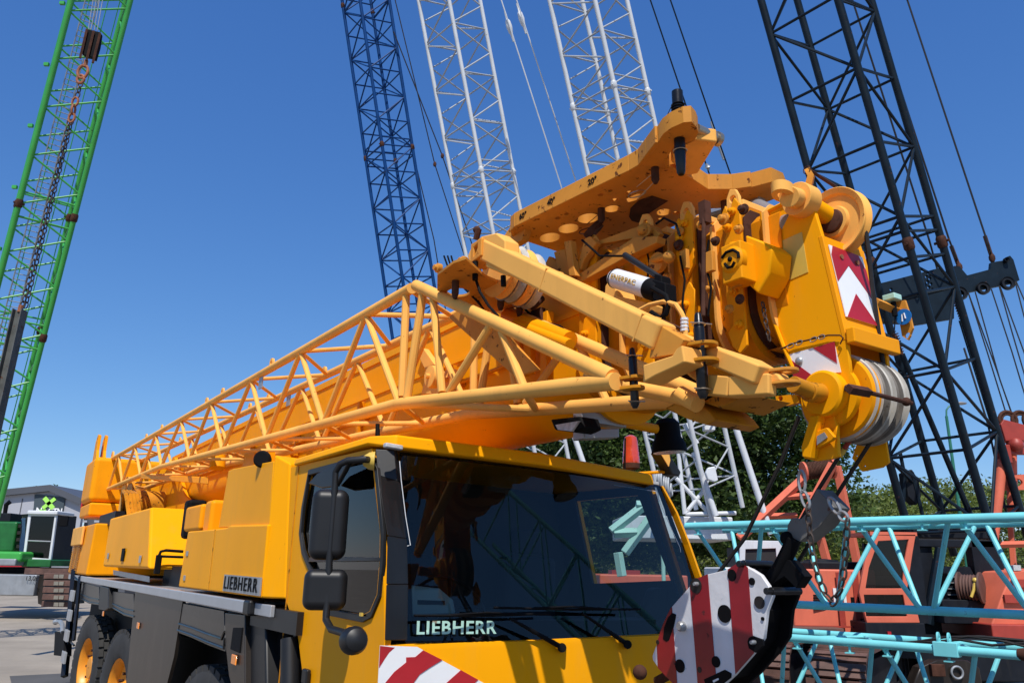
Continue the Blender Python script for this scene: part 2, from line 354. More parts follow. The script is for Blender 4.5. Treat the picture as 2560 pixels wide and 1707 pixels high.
# ---- leaf clouds
def leaves(b, c, rx, ry, rz, n, size, shell=.55):
    for _ in range(n):
        while True:
            d = V((random.uniform(-1, 1), random.uniform(-1, 1), random.uniform(-1, 1)))
            if .01 < d.length < 1: break
        d = d.normalized() * (shell + (1 - shell) * random.random() ** .6)
        p = c + V((d.x * rx, d.y * ry, d.z * rz))
        u = V((random.gauss(0, 1), random.gauss(0, 1), random.gauss(0, .6))).normalized(); w = u.cross(V((random.gauss(0, 1), random.gauss(0, 1), random.gauss(0, 1)))).normalized()
        s = size * random.uniform(.6, 1.3)
        o = len(b.v); b.v += [p - u * s, p - w * s * .45, p + u * s, p + w * s * .45]; b.f.append((o, o + 1, o + 2, o + 3))
def tree(name, label, x, y, h, r, zc, clumps, nleaf, size, seed, group=None, matn='leaf', wide=1):
    random.seed(seed)
    t = thing(name, label, 'tree', (x, y, 0), group)
    tb = B(); base = V((x, y, 0)); fork = V((x + .3, y, h * .38))
    tb.tube([base, base + V((.05, 0, h * .2)), fork], r * .07, 10, r1=r * .045)
    cs = []
    for i in range(clumps):
        a = random.uniform(0, 2 * pi); rr = r * random.random() ** .6 * .85; zz = zc + (h - zc) * random.uniform(-.85, .78) * (1 - .4 * rr / r)
        c = V((x + cos(a) * rr * wide, y + sin(a) * rr, zz)); cs.append(c)
    for c in cs[:16]:
        mid = fork.lerp(c, .5) + V((random.uniform(-.4, .4), random.uniform(-.4, .4), .3)); tb.tube([fork, mid, c], r * .028, 6, r1=r * .008)
    tb.build('trunk', 'bark', t)
    lb = B()
    for c in cs:
        q = r * random.uniform(.15, .30); leaves(lb, c, q * 1.15, q * 1.15, q * .8, nleaf // clumps, size, .35)
    me = bpy.data.meshes.new('crown'); me.from_pydata([q - t.location for q in lb.v], [], lb.f); me.materials.append(M[matn])
    o = bpy.data.objects.new('crown', me); SC.collection.objects.link(o); o.parent = t
    random.seed(7); return t
q = W(1690, 1160, 34); tree('broadleaf_tree', 'large dark broadleaf tree behind the white crane masts', q.x, 34, 13.6, 6.6, 7.4, 190, 120000, .125, 3, wide=1.15)
q = W(1330, 1250, 38); tree('broadleaf_tree', 'dark broadleaf tree left of the beacon, half hidden by the cab roof', q.x, 38, 10.4, 4.5, 6, 70, 36000, .13, 5)
q = W(905, 1000, 42); tree('broadleaf_tree', 'tree whose leafy tip pokes up behind the stowed lattice jib', q.x, 42, 14.3, 2.6, 10, 30, 7000, .13, 9)
q = W(50, 1400, 90); tree('broadleaf_tree', 'distant treetop above the left eave of the grey hall', q.x, 90, 11.7, 3.0, 8, 20, 3500, .2, 12)
random.seed(21)
fb = B()
for i in range(330):
    px = random.uniform(1180, 2680); dep = random.uniform(70, 130)
    q = W(px, 1400, dep)
    top = 1238 - 18 * sin(px / 190) - 12 * sin(px / 61 + 1) + (dep - 70) * -.25 + random.uniform(0, 20)
    z1 = W(px, top + 22, dep).z; r_ = random.uniform(2.2, 4.2) * dep / 90
    nl = int(150)
    leaves(fb, V((q.x, dep, z1)), r_, r_, r_ * .75, nl, .24 * dep / 90, .7)
    if i % 2 == 0:
        for k in range(2): leaves(fb, V((q.x + random.uniform(-2, 2), dep, z1 * random.uniform(.25, .75))), r_ * 1.1, r_, r_, nl, .28 * dep / 90, .7)
me = bpy.data.meshes.new('forest'); me.from_pydata(fb.v, [], fb.f); me.materials.append(M['forest'])
o = bpy.data.objects.new('forest', me); SC.collection.objects.link(o); tag(o, 'dense green wooded slope beyond the crane yard', 'forest'); o['kind'] = 'stuff'
b = B(); hp = [(-30, 60), (200, 60), (200, 300), (-30, 300)]
gx, gy = 20, 10
for i in range(gx + 1):
    for j in range(gy + 1):
        x = -20 + 160 * i / gx; y = 68 + 150 * j / gy; b.v.append(V((x, y, -1 + min(1, j / 5) * 9 + 1.2 * sin(i * .7) * min(1, j / 5))))
b.f = [(i * (gy + 1) + j, (i + 1) * (gy + 1) + j, (i + 1) * (gy + 1) + j + 1, i * (gy + 1) + j + 1) for i in range(gx) for j in range(gy)]
M['hill'] = mat('dark_forest_floor', (.03, .035, .012), .95, var=.3, scale=.2)
o = b.build('hill', 'hill'); o['kind'] = 'structure'
random.seed(7)
# ================================================================ mobile crane (truck frame coordinates)
MC = thing('mobile_crane', 'yellow all-terrain mobile crane with dark cab windscreen and stowed telescopic boom', 'mobile crane', TO)
MC.rotation_euler = (0, 0, YAW); MC['_local'] = 1
# ---- cab
cab = B()
side = [(727, 1168), (930, 1121), (934, 1188), (957, 1338), (961, 1600), (950, 1707), (944, 1780), (756, 1780), (756, 1680), (745, 1590), (714, 1496)]
hole = [(770, 1187), (925, 1148), (936, 1180), (950, 1330), (949, 1400), (942, 1485), (924, 1527), (905, 1537), (822, 1522), (785, 1440), (757, 1372), (751, 1330), (757, 1270)]
cab.plate(PP(side, x=0), [PP(hole, x=0)], (.035, 0, 0))
ys = P(961, 1600, x=0).y
lo = P(944, 1760, x=0).z
# front below the windscreen: bowed panel
def frontrow(z, k=11, x0=.0, x1=2.28, yl=ys, inset=0):
    r = []
    for i in range(k):
        t = i / (k - 1); x = x0 + (x1 - x0) * t
        y = -.05 * (1 - (2 * t - 1) ** 2) + inset
        if i == 0: y = yl
        if i == 1: x = x0 + .09; y = .0 + inset
        if i == k - 1: y = yl + .1
        r.append(V((x, y, z)))
    return r
zb = P(1012, 1604, y=0).z
rows = [frontrow(z, inset=s) for z, s in ((lo - .5, -.03), (lo, -.035), (zb - .035, -.035), (zb - .012, -.03), (zb - .008, .02))]
o0 = len(cab.v); k = 11
for r in rows: cab.v += r
for i in range(len(rows) - 1): cab.f += [(o0 + i * k + j, o0 + i * k + j + 1, o0 + (i + 1) * k + j + 1, o0 + (i + 1) * k + j) for j in range(k - 1)]
cab.build('cab_body', 'yel_clean', MC, ang=25)
cabin = bpy.data.objects['cab_body']
zr = P(940, 1112, x=0).z   # roof underside at the corner
# right hand wall with window, back wall, floor
rw = [(2.27, .12, lo), (2.27, 1.38, lo), (2.20, 1.38, zr), (2.02, .28, zr), (2.25, .12, zb)]
B().plate([(2.28, .16, lo - .3), (2.28, 1.4, lo - .3), (2.24, 1.4, zb), (2.03, 1.4, zr), (2.03, .30, zr), (2.26, .14, zb)],
          [[(2.235, .30, 2.18), (2.235, 1.12, 2.14), (2.075, 1.12, 2.74), (2.075, .42, 2.74)]], (.03, 0, 0)).build('side_wall', 'yel_clean', MC)
B().box(.04, 2.2, 1.34, 1.38, lo - .3, zr).build('rear_wall', 'int_dark', MC)
B().box(.04, 2.25, .1, 1.34, lo - .34, lo - .3).build('floor_panel', 'int_dark', MC)
lin = B()
lin.plate([(2.262, .18, lo - .3), (2.262, 1.33, lo - .3), (2.20, 1.33, zb), (2.0, 1.33, zr), (2.0, .32, zr), (2.235, .18, zb)],
          [[(2.215, .30, 2.18), (2.215, 1.12, 2.14), (2.05, 1.12, 2.74), (2.05, .42, 2.74)]], (.012, 0, 0)).build('inner_trim', 'int_dark', MC)
# dashboard, seats, wheel
db = B()
db.prism([(.12, .10, zb - .02), (.12, .48, zb - .02), (.12, .42, zb + .06), (.12, .14, zb + .03)], (2.05, 0, 0)); db.build('dashboard', 'int_dark', MC, bevel=.01)
cn = PP([(1030, 1540), (1142, 1535), (1135, 1500), (1100, 1470), (1030, 1462)], y=.30)
B().prism(cn, (0, .18, 0)).build('display_console', 'int_grey', MC, bevel=.015, seg=3)
B().prism(PP([(1045, 1510), (1112, 1511), (1112, 1501), (1045, 1499)], y=.292), (0, .006, 0)).build('display_slot', 'matblack', MC)
for sx in (.62, 1.62):
    st = B(); st.box(sx - .24, sx + .24, .72, 1.15, 1.55, 1.72); st.box(sx - .22, sx + .22, 1.06, 1.20, 1.70, 2.32); st.box(sx - .13, sx + .13, 1.10, 1.18, 2.34, 2.52)
    st.build('driver_seat', 'seat', MC, bevel=.05, seg=3)
c = V((.70, .60, 2.02)); ax = V((0, -.75, .66)); u, w = frame(ax)
sw = B(); sw.tube([c + u * .22 * cos(t) + w * .22 * sin(t) for t in [2 * pi * i / 24 for i in range(24)]], .014, 8, closed=True)
for t in (0.3, 2.3, 4.4): sw.cyl(c, c + u * .21 * cos(t) + w * .21 * sin(t), .012, 8)
sw.cyl(c, c - ax * .3, .03, 10); sw.build('steering_wheel', 'black', MC)
dsh = P(1700, 1480, y=.25)
B().prism(PP([(1600, 1560), (1760, 1575), (1745, 1510), (1690, 1470), (1640, 1468)], y=.34), (0, .1, 0)).build('passenger_console', 'int_dark', MC, bevel=.03, seg=3)
# windscreen
k1, k2 = 10, 4; TLp, TRp, BLp, BRp = P(1000, 1130, y=.19), P(1652, 1214, y=.25), P(1013, 1602, y=0), P(1790, 1586, y=.06)
wsb = B()
for j in range(k2 + 1):
    for i in range(k1 + 1):
        s, t = i / k1, j / k2; p = BLp.lerp(BRp, s).lerp(TLp.lerp(TRp, s), t); p.y -= .07 * (1 - (2 * s - 1) ** 2); wsb.v.append(p)
wsb.f = [(j * (k1 + 1) + i, j * (k1 + 1) + i + 1, (j + 1) * (k1 + 1) + i + 1, (j + 1) * (k1 + 1) + i) for j in range(k2) for i in range(k1)]
ws = wsb.build('windscreen', 'ws', MC, ang=80)
def wsp(s, t, off=-.006): p = BLp.lerp(BRp, s).lerp(TLp.lerp(TRp, s), t); p.y += -.07 * (1 - (2 * s - 1) ** 2) + off; return p
# black ceramic border of the glass
bd = B()
def strip(L1, L2, b_, vec=(0, .004, 0)):
    for i in range(len(L1) - 1): b_.hexa([L1[i], L1[i + 1], L1[i + 1] + V(vec), L1[i] + V(vec), L2[i], L2[i + 1], L2[i + 1] + V(vec), L2[i] + V(vec)])
N = 12
strip([wsp(i / N, -.01, .003) for i in range(N + 1)], [wsp(i / N, .10 if i < N - 1 else .12, .003) for i in range(N + 1)], bd)
strip([wsp(i / N, .985, .003) for i in range(N + 1)], [wsp(i / N, 1.0, .003) for i in range(N + 1)], bd)
strip([wsp(0, i / 6, .003) for i in range(7)], [wsp(.02, i / 6, .003) for i in range(7)], bd)
strip([wsp(.975, i / 6, .003) for i in range(7)], [wsp(1.0, i / 6, .003) for i in range(7)], bd)
bd.build('glass_border', 'matblack', ws)
a, c = wsp(.042, .036, -.012), wsp(.285, .036, -.012)
text('lettering', 'LIEBHERR', P(1041, 1585, y=-.035), P(1241, 1583, y=-.075) - P(1041, 1585, y=-.035), Z, .062, 'mint', ws, bold=.022, sp=1.12, depth=.003, width=(P(1241, 1583, y=-.075) - P(1041, 1585, y=-.035)).length)
hl = B(); hl.tube(PP([(999, 1152), (1003, 1200), (1014, 1290), (1026, 1362), (1018, 1364)], y=.04), .0022, 6); hl.build('curtain_wire', 'white', ws)
h2 = B(); h2.tube([P(1535, 1212, y=.2), P(1640, 1228, y=.22), P(1660, 1280, y=.2), P(1700, 1368, y=.12), P(1702, 1380, y=.12)], .002, 6); h2.build('curtain_wire', 'white', ws)
# wipers
for (pv, el_, t0, t1) in (((1402, 1616), (1275, 1545), (1035, 1538), (1375, 1533)), ((1566, 1608), (1455, 1532), (1235, 1518), (1600, 1522))):
    wp = B(); yy = -.11
    wp.tube([P(*pv, y=yy), P(*el_, y=yy)], .014, 8, r1=.007); wp.cyl(P(pv[0] + 3, pv[1] + 2, y=yy - .02), P(pv[0] + 3, pv[1] + 2, y=yy + .08), .024, 12)
    a, c = P(*t0, y=yy + .01), P(*t1, y=yy + .01); wp.tube([a, a.lerp(c, .5) + V((0, 0, -.005)), c], .007, 6); wp.tube([a.lerp(c, .25), a.lerp(c, .5) + V((0, -.01, .01)), a.lerp(c, .75)], .006, 6)
    wp.build('windscreen_wiper', 'matblack', MC)
# A pillar trim (left) and right pillar
L1 = PP([(938, 1122), (944, 1188), (968, 1338), (965, 1460), (961, 1600)], x=-.008); R1 = [P(986, 1124, y=.17), P(994, 1202, y=.135), P(1012, 1345, y=.08), P(1014, 1460, y=.03), P(1014, 1600, y=-.012)]
ap = B(); strip(L1, R1, ap, (.035, .03, 0)); ap.build('corner_pillar_trim', 'black', MC, bevel=.006)
rp = B(); Lp = [P(1654, 1214, y=.24), P(1690, 1280, y=.2), P(1722, 1360, y=.15), P(1750, 1440, y=.1), P(1800, 1592, y=.03)]
strip(Lp, [q + V((.028, .01, 0)) for q in Lp], rp, (0, .05, 0)); rp.build('right_pillar', 'yel_clean', MC)
rp = B(); strip([q + V((.034, .02, 0)) for q in Lp], [q + V((.065, .07, 0)) for q in Lp], rp, (0, .03, 0)); rp.build('door_seal', 'matblack', MC)
# roof
rf = B(); zt = zr + .085
out = [(-.03, 1.48), (-.03, .28), (.06, .13), (1.0, .09), (1.98, .18), (2.07, .30), (2.07, 1.48)]
def rz(x, y): return (zr + .055) - .030 * max(0, x) + (.012 if .3 < x < 1.8 else 0)
for zo, hgt in ((0, 0),):
    n0 = len(rf.v); k_ = len(out); rf.v += [V((x, y, rz(x, y) - (.075 if y < .25 else .05))) for x, y in out] + [V((x + (.012 if x < .5 else -.012 if x > 1.5 else 0), y + (.01 if y < .3 else 0), rz(x, y))) for x, y in out]
    rf.f += [tuple(range(n0, n0 + k_)), tuple(range(n0 + 2 * k_ - 1, n0 + k_ - 1, -1))] + [(n0 + i, n0 + (i + 1) % k_, n0 + k_ + (i + 1) % k_, n0 + k_ + i) for i in range(k_)]
rf.build('roof', 'yel_clean', MC, bevel=.016, seg=3)
for (px, py, s) in ((983, 1116, -.05), (1630, 1207, .16)):
    p = P(px, py, y=s + .12); B().obox(p, (.05, 0, -.003), (0, .02, 0), (0, 0, .013)).build('marker_lamp', 'lens', MC, bevel=.008)
# side window
def rim(pts, wdt, b_, vec):   # frame along closed outline, growing outwards
    c = V((0, 0, 0))
    for q in pts: c += q
    c /= len(pts); outp = []
    n_ = len(pts)
    for i, q in enumerate(pts):
        t = (pts[(i + 1) % n_] - pts[i - 1]).normalized(); nn = t.cross(V(vec).normalized()).normalized()
        if nn.dot(q - c) < 0: nn = -nn
        outp.append(q + nn * wdt)
    b_.plate(outp, [pts], vec); return outp
hp = PP(hole, x=-.012)
fr = B(); rim(hp, .034, fr, (.02, 0, 0)); 
fr.hexa([P(770, 1404, x=-.012), P(950, 1402, x=-.012), P(950, 1402, x=.02), P(770, 1404, x=.02), P(775, 1391, x=-.012), P(950, 1393, x=-.012), P(950, 1393, x=.02), P(775, 1391, x=.02)])
fr = fr.build('side_window_frame', 'black', MC, bevel=.004)
B().prism(PP(hole, x=.016), (.004, 0, 0)).build('window_glass', 'wing', fr)
B().obox(P(903, 1535, x=-.02), (0, .012, 0), (.006, 0, 0), (0, 0, .008)).build('latch', 'plate_y', fr)
# warning stripes at the left front corner (upper edge runs down to the right)
def zq(a, b_): return (900 + a / 2.94, 1174 + b_ / 2.94)
def fp(a, b_, e=-.002):
    px, py = zq(a, b_)
    p = P(px, py, y=-.045)
    if p.x < .09: p = P(px, py, y=-.03)
    t = max(0, min(1, p.x / 2.28)); p.y = -.035 - .05 * (1 - (2 * t - 1) ** 2) + e - .004
    return p
base = [(140, 1287), (415, 1298), (900, 1567), (1150, 1720), (120, 1720), (125, 1560)]
sp = B(); sp.prism([fp(*q) for q in base], (0, .003, 0)); sp = sp.build('warning_panel', 'white', MC)
rs = B()
for q in ([(140, 1290), (245, 1302), (205, 1340), (175, 1385), (132, 1450)], [(456, 1322), (590, 1392), (500, 1450), (430, 1500), (385, 1566), (320, 1720), (130, 1720), (172, 1566), (240, 1480), (335, 1412), (335, 1375), (400, 1372)], [(722, 1465), (845, 1535), (810, 1567), (700, 1720), (520, 1720), (612, 1567)]):
    rs.prism([fp(*t, e=-.0045) for t in q], (0, .002, 0))
rs.build('red_stripe', 'red', sp)
# mirrors with their arms
def mir(px, py, x=-.2): return P(px, py, x=x)
arm = B(); arm.tube([P(935, 1150, x=-.01), P(912, 1148, x=-.09), P(869, 1151, x=-.16), P(850, 1160, x=-.19), P(838, 1180, x=-.2), P(836, 1230, x=-.2), P(824, 1380, x=-.2), P(822, 1432, x=-.2), P(817, 1510, x=-.2), P(815, 1548, x=-.2), P(828, 1572, x=-.2), P(852, 1579, x=-.2), P(870, 1585, x=-.2)], .018, 12)
arm = arm.build('mirror_arm', 'black', MC)
B().lathe(P(937, 1152, x=-.015), (-.6, .3, 0), [(.05, 0), (.045, .03), (.025, .06)], 16).build('mirror_bracket', 'plate_y', MC)
vx = V((.30, -.95, 0)).normalized(); fx = V((-.95, -.30, 0))
def mirror(x0, y0, x1, y1, dp, bev):
    a, c = mir((x0 + x1) / 2, (y0 + y1) / 2), None
    # facing the front-left: width along the image plane direction
    l, r = mir(x0, (y0 + y1) / 2), mir(x1, (y0 + y1) / 2)
    hw = ((l - r).length / 2); d = (r - l).normalized()
    wdir = V((.92, -.38, 0)).normalized(); hw = .5 * abs((x1 - x0)) / F * a_depth * 1.02
    hh = .5 * abs(y1 - y0) / F * a_depth * 1.0
    nn = wdir.cross(Z)
    bb = B(); bb.obox(a, wdir * hw, nn * dp, (wdir * .0 + Z * hh)); return bb.build('mirror', 'black', MC, bevel=bev, seg=5, ang=60)
a_depth = 3.95
mirror(777, 1222, 868, 1398, .05, .05); mirror(761, 1424, 865, 1522, .05, .045)
B().lathe(mir(885, 1600) + V((.0, .0, .0)), (.1, .75, -.1), [(.02, -.06), (.05, -.045), (.062, -.01), (.062, .03), (.05, .045)], 20).build('wide_angle_mirror', 'black', MC, bevel=.004)
sv = B(); sv.prism(PP([(768, 1208), (790, 1183), (835, 1160), (868, 1140), (872, 1152), (858, 1180), (838, 1215), (800, 1220)], x=-.10), (.03, 0, 0)); sv.build('folded_mirror_shell', 'black', MC, bevel=.012, seg=3)
# door handle bottom
B().obox(P(765, 1690, x=-.02), (0, .04, 0), (.015, 0, 0), (0, 0, .04)).build('door_handle', 'black', MC, bevel=.01)
B().box(-.006, 0, P(727, 1300, x=0).y - .07, P(727, 1300, x=0).y - .064, 1.4, zr).build('door_seam', 'darkyel', MC)
# ---- engine cover
cx = -.09
lowp = PP([(446, 1466), (470, 1328), (538, 1322), (567, 1318), (575, 1313), (669, 1310), (652, 1494)], x=cx)
cov = B(); cov.prism(lowp, (1.9, 0, 0)); cov = cov.build('engine_cover', 'yel_clean', MC, bevel=.03, seg=3)
upp = PP([(546, 1318), (571, 1176), (583, 1171), (684, 1152), (672, 1316)], x=cx + .02)
B().prism(upp, (1.8, 0, 0)).build('upper_engine_cover', 'yel_clean', MC, bevel=.025, seg=3)
cf = [P(652, 1494, x=cx), P(714, 1497, x=.0), P(727, 1168, x=.0) + V((0, .02, .03)), P(684, 1150, x=cx + .02) + V((0, 0, .04)), P(669, 1310, x=cx)]
q = B(); q.hexa([cf[0], cf[1], cf[1] + V((.3, .1, 0)), cf[0] + V((.3, .1, 0)), cf[3], cf[2], cf[2] + V((.3, .1, 0)), cf[3] + V((.3, .1, 0))]); q.build('cover_corner', 'yel_clean', MC, bevel=.015)
l = PP([(538, 1323), (521, 1474)], x=cx - .001); B().tube(l, .004, 6).build('panel_gap', 'darkyel', cov)
for a in ((468, 1383), (461, 1444)):
    p = P(*a, x=cx - .004); B().obox(p, (.004, 0, 0), (0, .035, 0), (0, 0, .022)).build('latch', 'steel', cov, bevel=.003)
lg = PP([(556, 1476), (648, 1489), (652, 1443), (561, 1435)], x=cx - .012); pl = B().prism(lg, (.010, 0, 0)).build('name_plate', 'steel', MC)
rr = lg[1] - lg[0]; text('lettering', 'LIEBHERR', lg[0] + rr * .04 + V((-.003, 0, .018)), rr, Z, (lg[3] - lg[0]).z * .76, 'matblack', pl, bold=.008, sp=1.22, depth=.004, width=rr.length * .9)
# horn-shaped work lamp on the cover
hp_ = P(657, 1148, x=-.06)
B().lathe(hp_, (-.5, -.75, 0), [(.01, -.07), (.05, -.05), (.062, .0), (.062, .02), (.05, .03)], 24).build('round_horn', 'matblack', MC)
B().tube([hp_ + V((.02, 0, -.03)), P(685, 1160, x=.02)], .012, 8).build('horn_bracket', 'rust', MC)
# ---- deck
zd0, zd1 = P(610, 1533, x=-.1).z, P(610, 1500, x=-.1).z
y0d = P(610, 1516, x=-.1).y; yR = 13.4
B().box(-.1, -.04, y0d, yR, zd0 + .0, zd1).build('deck_edge_beam', 'alu', MC, bevel=.01)
B().box(-.04, 2.2, y0d + .03, yR, zd1 - .05, zd1 - .012).build('deck', 'steel', MC)
B().box(-.112, .0, y0d - .14, y0d + .0, zd0 - .01, zd1 + .008).build('beam_end_cap', 'black', MC, bevel=.02, seg=3)
B().box(-.07, -.04, y0d - .48, y0d - .14, zd0, zd1 - .01).build('deck_edge_return', 'alu', MC, bevel=.006)
B().box(-.04, 2.2, y0d - .9, y0d + .03, zd1 - .16, zd1 - .03).build('front_deck', 'black', MC)
for a, c in (((430, 1452), (372, 1436)),):
    B().hexa([P(a[0] - 147, 1436, x=.02), P(a[0] - 56, 1455, x=.02), P(a[0] - 56, 1455, x=.12), P(a[0] - 147, 1436, x=.12), P(a[0] - 147, 1424, x=.02), P(a[0] - 56, 1440, x=.02), P(a[0] - 56, 1440, x=.12), P(a[0] - 147, 1424, x=.12)]).build('spreader_rail', 'steel', MC, bevel=.004)
B().tube([P(215, 1425, x=.05), P(216, 1419, x=.05), P(240, 1419, x=.05), P(241, 1427, x=.05)], .014, 8).build('grab_handle', 'matblack', MC)
# ---- side panels between the wheels
wheels = [5.95 + .0, 0, 0]
hub1, hub2, hub3 = P(209, 1660, x=-.05), P(296, 1694, x=-.05), P(500, 1760, x=-.05)
ptop = zd0 - .005
def yat(px, py=1600): return P(px, py, x=-.06).y
B().plate([(-.06, yat(456, 1505), ptop), (-.06, yat(336, 1490), ptop), (-.06, yat(336), .55), (-.06, yat(404, 1700), .55), (-.06, yat(412, 1680), .95), (-.06, yat(440), 1.45)], [], (.03, 0, 0)).build('side_panel', 'sidepan', MC)
def flap(p4):
    q = B(); q.prism(PP(p4, x=-.055), (.03, 0, 0)); o_ = q.build('mudguard', 'guard', MC, bevel=.004); n_ = len(p4) - 3
    lo_ = p4[-1:] + p4[:0]; a_, b_ = p4[0], p4[1]; bt = [p4[i] for i in range(len(p4) - 1, 2, -1)] + [p4[2]]
    for f_ in (.70, .92):
        B().tube([P(*(p4[0][0] + (p4[1][0] - p4[0][0]) * k_ / (len(bt) - 1) + (t_[0] - (p4[0][0] + (p4[1][0] - p4[0][0]) * k_ / (len(bt) - 1))) * f_, p4[0][1] + (p4[1][1] - p4[0][1]) * k_ / (len(bt) - 1) + (t_[1] - (p4[0][1] + (p4[1][1] - p4[0][1]) * k_ / (len(bt) - 1))) * f_), x=-.06) for k_, t_ in enumerate(bt)], .010, 6).build('pressed_rib', 'guard', o_)
    return o_
flap([(457, 1508), (560, 1527), (562, 1600), (562, 1628), (520, 1612), (478, 1593), (443, 1580)]); flap([(275, 1477), (334, 1484), (336, 1545), (310, 1538), (284, 1522)]); flap([(205, 1455), (248, 1466), (248, 1512), (222, 1508), (198, 1496)])
fp_ = B(); fp_.prism(PP([(250, 1463), (271, 1468), (270, 1520), (262, 1526), (246, 1522)], x=-.10), (.12, 0, 0)); fp_.build('tool_bracket', 'black', MC, bevel=.01)
fp_ = B(); fp_.prism(PP([(562, 1530), (612, 1536), (612, 1760), (590, 1760), (572, 1690), (562, 1600)], x=-.06), (.06, 0, 0)); fp_.build('front_side_panel', 'sidepan', MC, bevel=.008)
fp_ = B(); fp_.prism(PP([(612, 1535), (660, 1537), (663, 1550), (665, 1760), (612, 1760)], x=-.02), (.5, 0, 0)); fp_.build('cab_side_locker', 'black', MC, bevel=.02)
fp_ = B(); fp_.prism([P(652, 1527, x=.0), P(713, 1528, x=.1), P(722, 1560, x=.1), P(728, 1760, x=.1), P(652, 1760, x=.0)], (.3, .1, 0)); fp_.build('cab_step_housing', 'matblack', MC, bevel=.03)
B().cyl(P(725, 1596, x=-.02), P(725, 1760, x=-.02), .055, 20).build('air_tank', 'black', MC)
B().prism(PP([(582, 1568), (605, 1568), (598, 1632), (575, 1622)], x=-.068), (.01, 0, 0)).build('panel_latch', 'matblack', MC, bevel=.004)
for a in ((345, 1563), (585, 1648)):
    p = P(*a, x=-.075); B().obox(p, (.006, 0, 0), (0, .055, 0), (0, 0, .032)).build('side_reflector', 'amber', MC, bevel=.006)
B().obox(P(258, 1533, x=-.11), (.006, 0, 0), (0, .05, 0), (0, 0, .03)).build('side_reflector', 'amber', MC, bevel=.006)
B().box(.3, 2.0, -.0, 13, .5, 1.5).build('chassis_frame', 'matblack', MC)
# ---- wheels
def wheel(c, r=.735, w=.28, st=radians(6.5)):
    t = B(); ax = V((-cos(st), -sin(st), 0)); ty = V((-sin(st), cos(st), 0)); c = V(c); c0 = c - ax * (w / 2)
    t.lathe(c0, ax, [(r * .56, -w / 2), (r * .80, -w / 2 - .01), (r * .95, -w * .44), (r * .965, 0), (r * .965, w * .3), (r * .945, w * .45), (r * .90, w * .5), (r * .80, w * .53), (r * .66, w * .52), (r * .585, w * .47), (r * .56, w * .44)], 48, cap=False)
    for i in range(34):
        a = 2 * pi * i / 34; u = ty * cos(a) + Z * sin(a); v_ = Z * cos(a) - ty * sin(a)
        for s, sh in ((.36, .0), (.12, .04), (-.13, 0)):
            t.obox(c0 + u * r * .965 + v_ * sh + ax * s * w, ax * w * .105, v_ * r * .068, u * r * .032)
    t.build('tyre', 'tyre', wh := wheelroot(c), bevel=0)
    rm = B(); rm.lathe(c0, ax, [(r * .585, w * .46), (r * .60, w * .44), (r * .56, w * .42), (r * .52, w * .30), (r * .50, w * .02), (r * .40, -.02), (r * .22, .02), (r * .20, w * .22), (r * .12, w * .24), (0.01, w * .24)], 40, cap=False)
    rm.build('rim', 'rim', wh)
    nb = B()
    for i in range(10):
        a = 2 * pi * i / 10; p = c0 + (ty * cos(a) + Z * sin(a)) * r * .33; nb.cyl(p, p + ax * .05, .018, 6)
    nb.build('wheel_nut', 'rust', wh)
def wheelroot(c):
    return B().cyl(V(c) + V((.1, 0, 0)), V(c) + V((.9, 0, 0)), .09, 12).build('wheel', 'matblack', MC)
hz = .735
yw1 = P(209, 1660, x=-.03).y; yw2 = P(290, 1694, x=-.03).y; y3 = P(505, 1604, x=.02).y
wheel((-.03, yw1, hz)); wheel((-.03, yw2, hz)); wheel((-.0, y3 - .35, hz))
# ---- rear ladder, hitch
lad = B()
for (a, c, r_) in (((187, 1423), (161, 1690), .055), ((201, 1440), (184, 1600), .03)):
    lad.tube([P(*a, x=-.1), P(*c, x=-.1)], r_, 4)
lad.tube([P(184, 1440, x=-.1), P(202, 1455, x=-.1)], .02, 4); lad.tube([P(163, 1590, x=-.1), P(185, 1612, x=-.1)], .02, 4)
lad = lad.build('rear_ladder', 'guard', MC)
for (a, c) in (((181, 1476), (190, 1500)), ((174, 1524), (184, 1550)), ((166, 1575), (178, 1600)), ((160, 1628), (170, 1655))):
    p = P((a[0] + c[0]) / 2, (a[1] + c[1]) / 2, x=-.12); B().obox(p + V((-.03, .0, 0)), (.02, 0, 0), (0, .20, 0), (0, 0, .085)).build('step', 'alu', lad, bevel=.006)
hb = B(); hb.tube(PP([(156, 1580), (156, 1560), (150, 1553), (140, 1554)], x=-.15), .035, 8); hb.ball(P(139, 1554, x=-.15), .05); hb.build('tow_hitch', 'steel', MC)
B().prism(PP([(137, 1578), (161, 1580), (158, 1640), (134, 1637)], x=-.16), (.12, 0, 0)).build('light_board', 'matblack', MC, bevel=.01)
# ---- superstructure boxes
bx = B(); zl, zh = 2.15, 2.86
ya, yb = 6.3, 9.5
def hx(b_, x0, x1, ya0, yb0, z0, x0t, x1t, yat_, ybt, z1): return b_.hexa([(x0, ya0, z0), (x1, ya0, z0), (x1, yb0, z0), (x0, yb0, z0), (x0t, yat_, z1), (x1t, yat_, z1), (x1t, ybt, z1), (x0t, ybt, z1)])
A0, A1, A2, A3 = P(370, 1422, x=-.05), P(258, 1409, x=-.05), P(279, 1274, x=-.02), P(376, 1267, x=-.02)
k2_ = (A0.y, A1.y, A3.y, A2.y)
hx(bx, -.05, .95, A0.y, A1.y, A0.z, -.02, .95, A3.y, A2.y, A3.z)
bx = bx.build('superstructure_box', 'yel_clean', MC, bevel=.035, seg=3)
for a, s in (((270, 1389), .05), ((307, 1386), .10), ((350, 1397), .05)):
    B().obox(P(*a, x=-.058), (.006, 0, 0), (0, s, 0), (0, 0, s * .8)).build('latch', 'matblack' if s > .06 else 'steel', bx, bevel=.004)
hr = B(); y_ = A0.y - .06
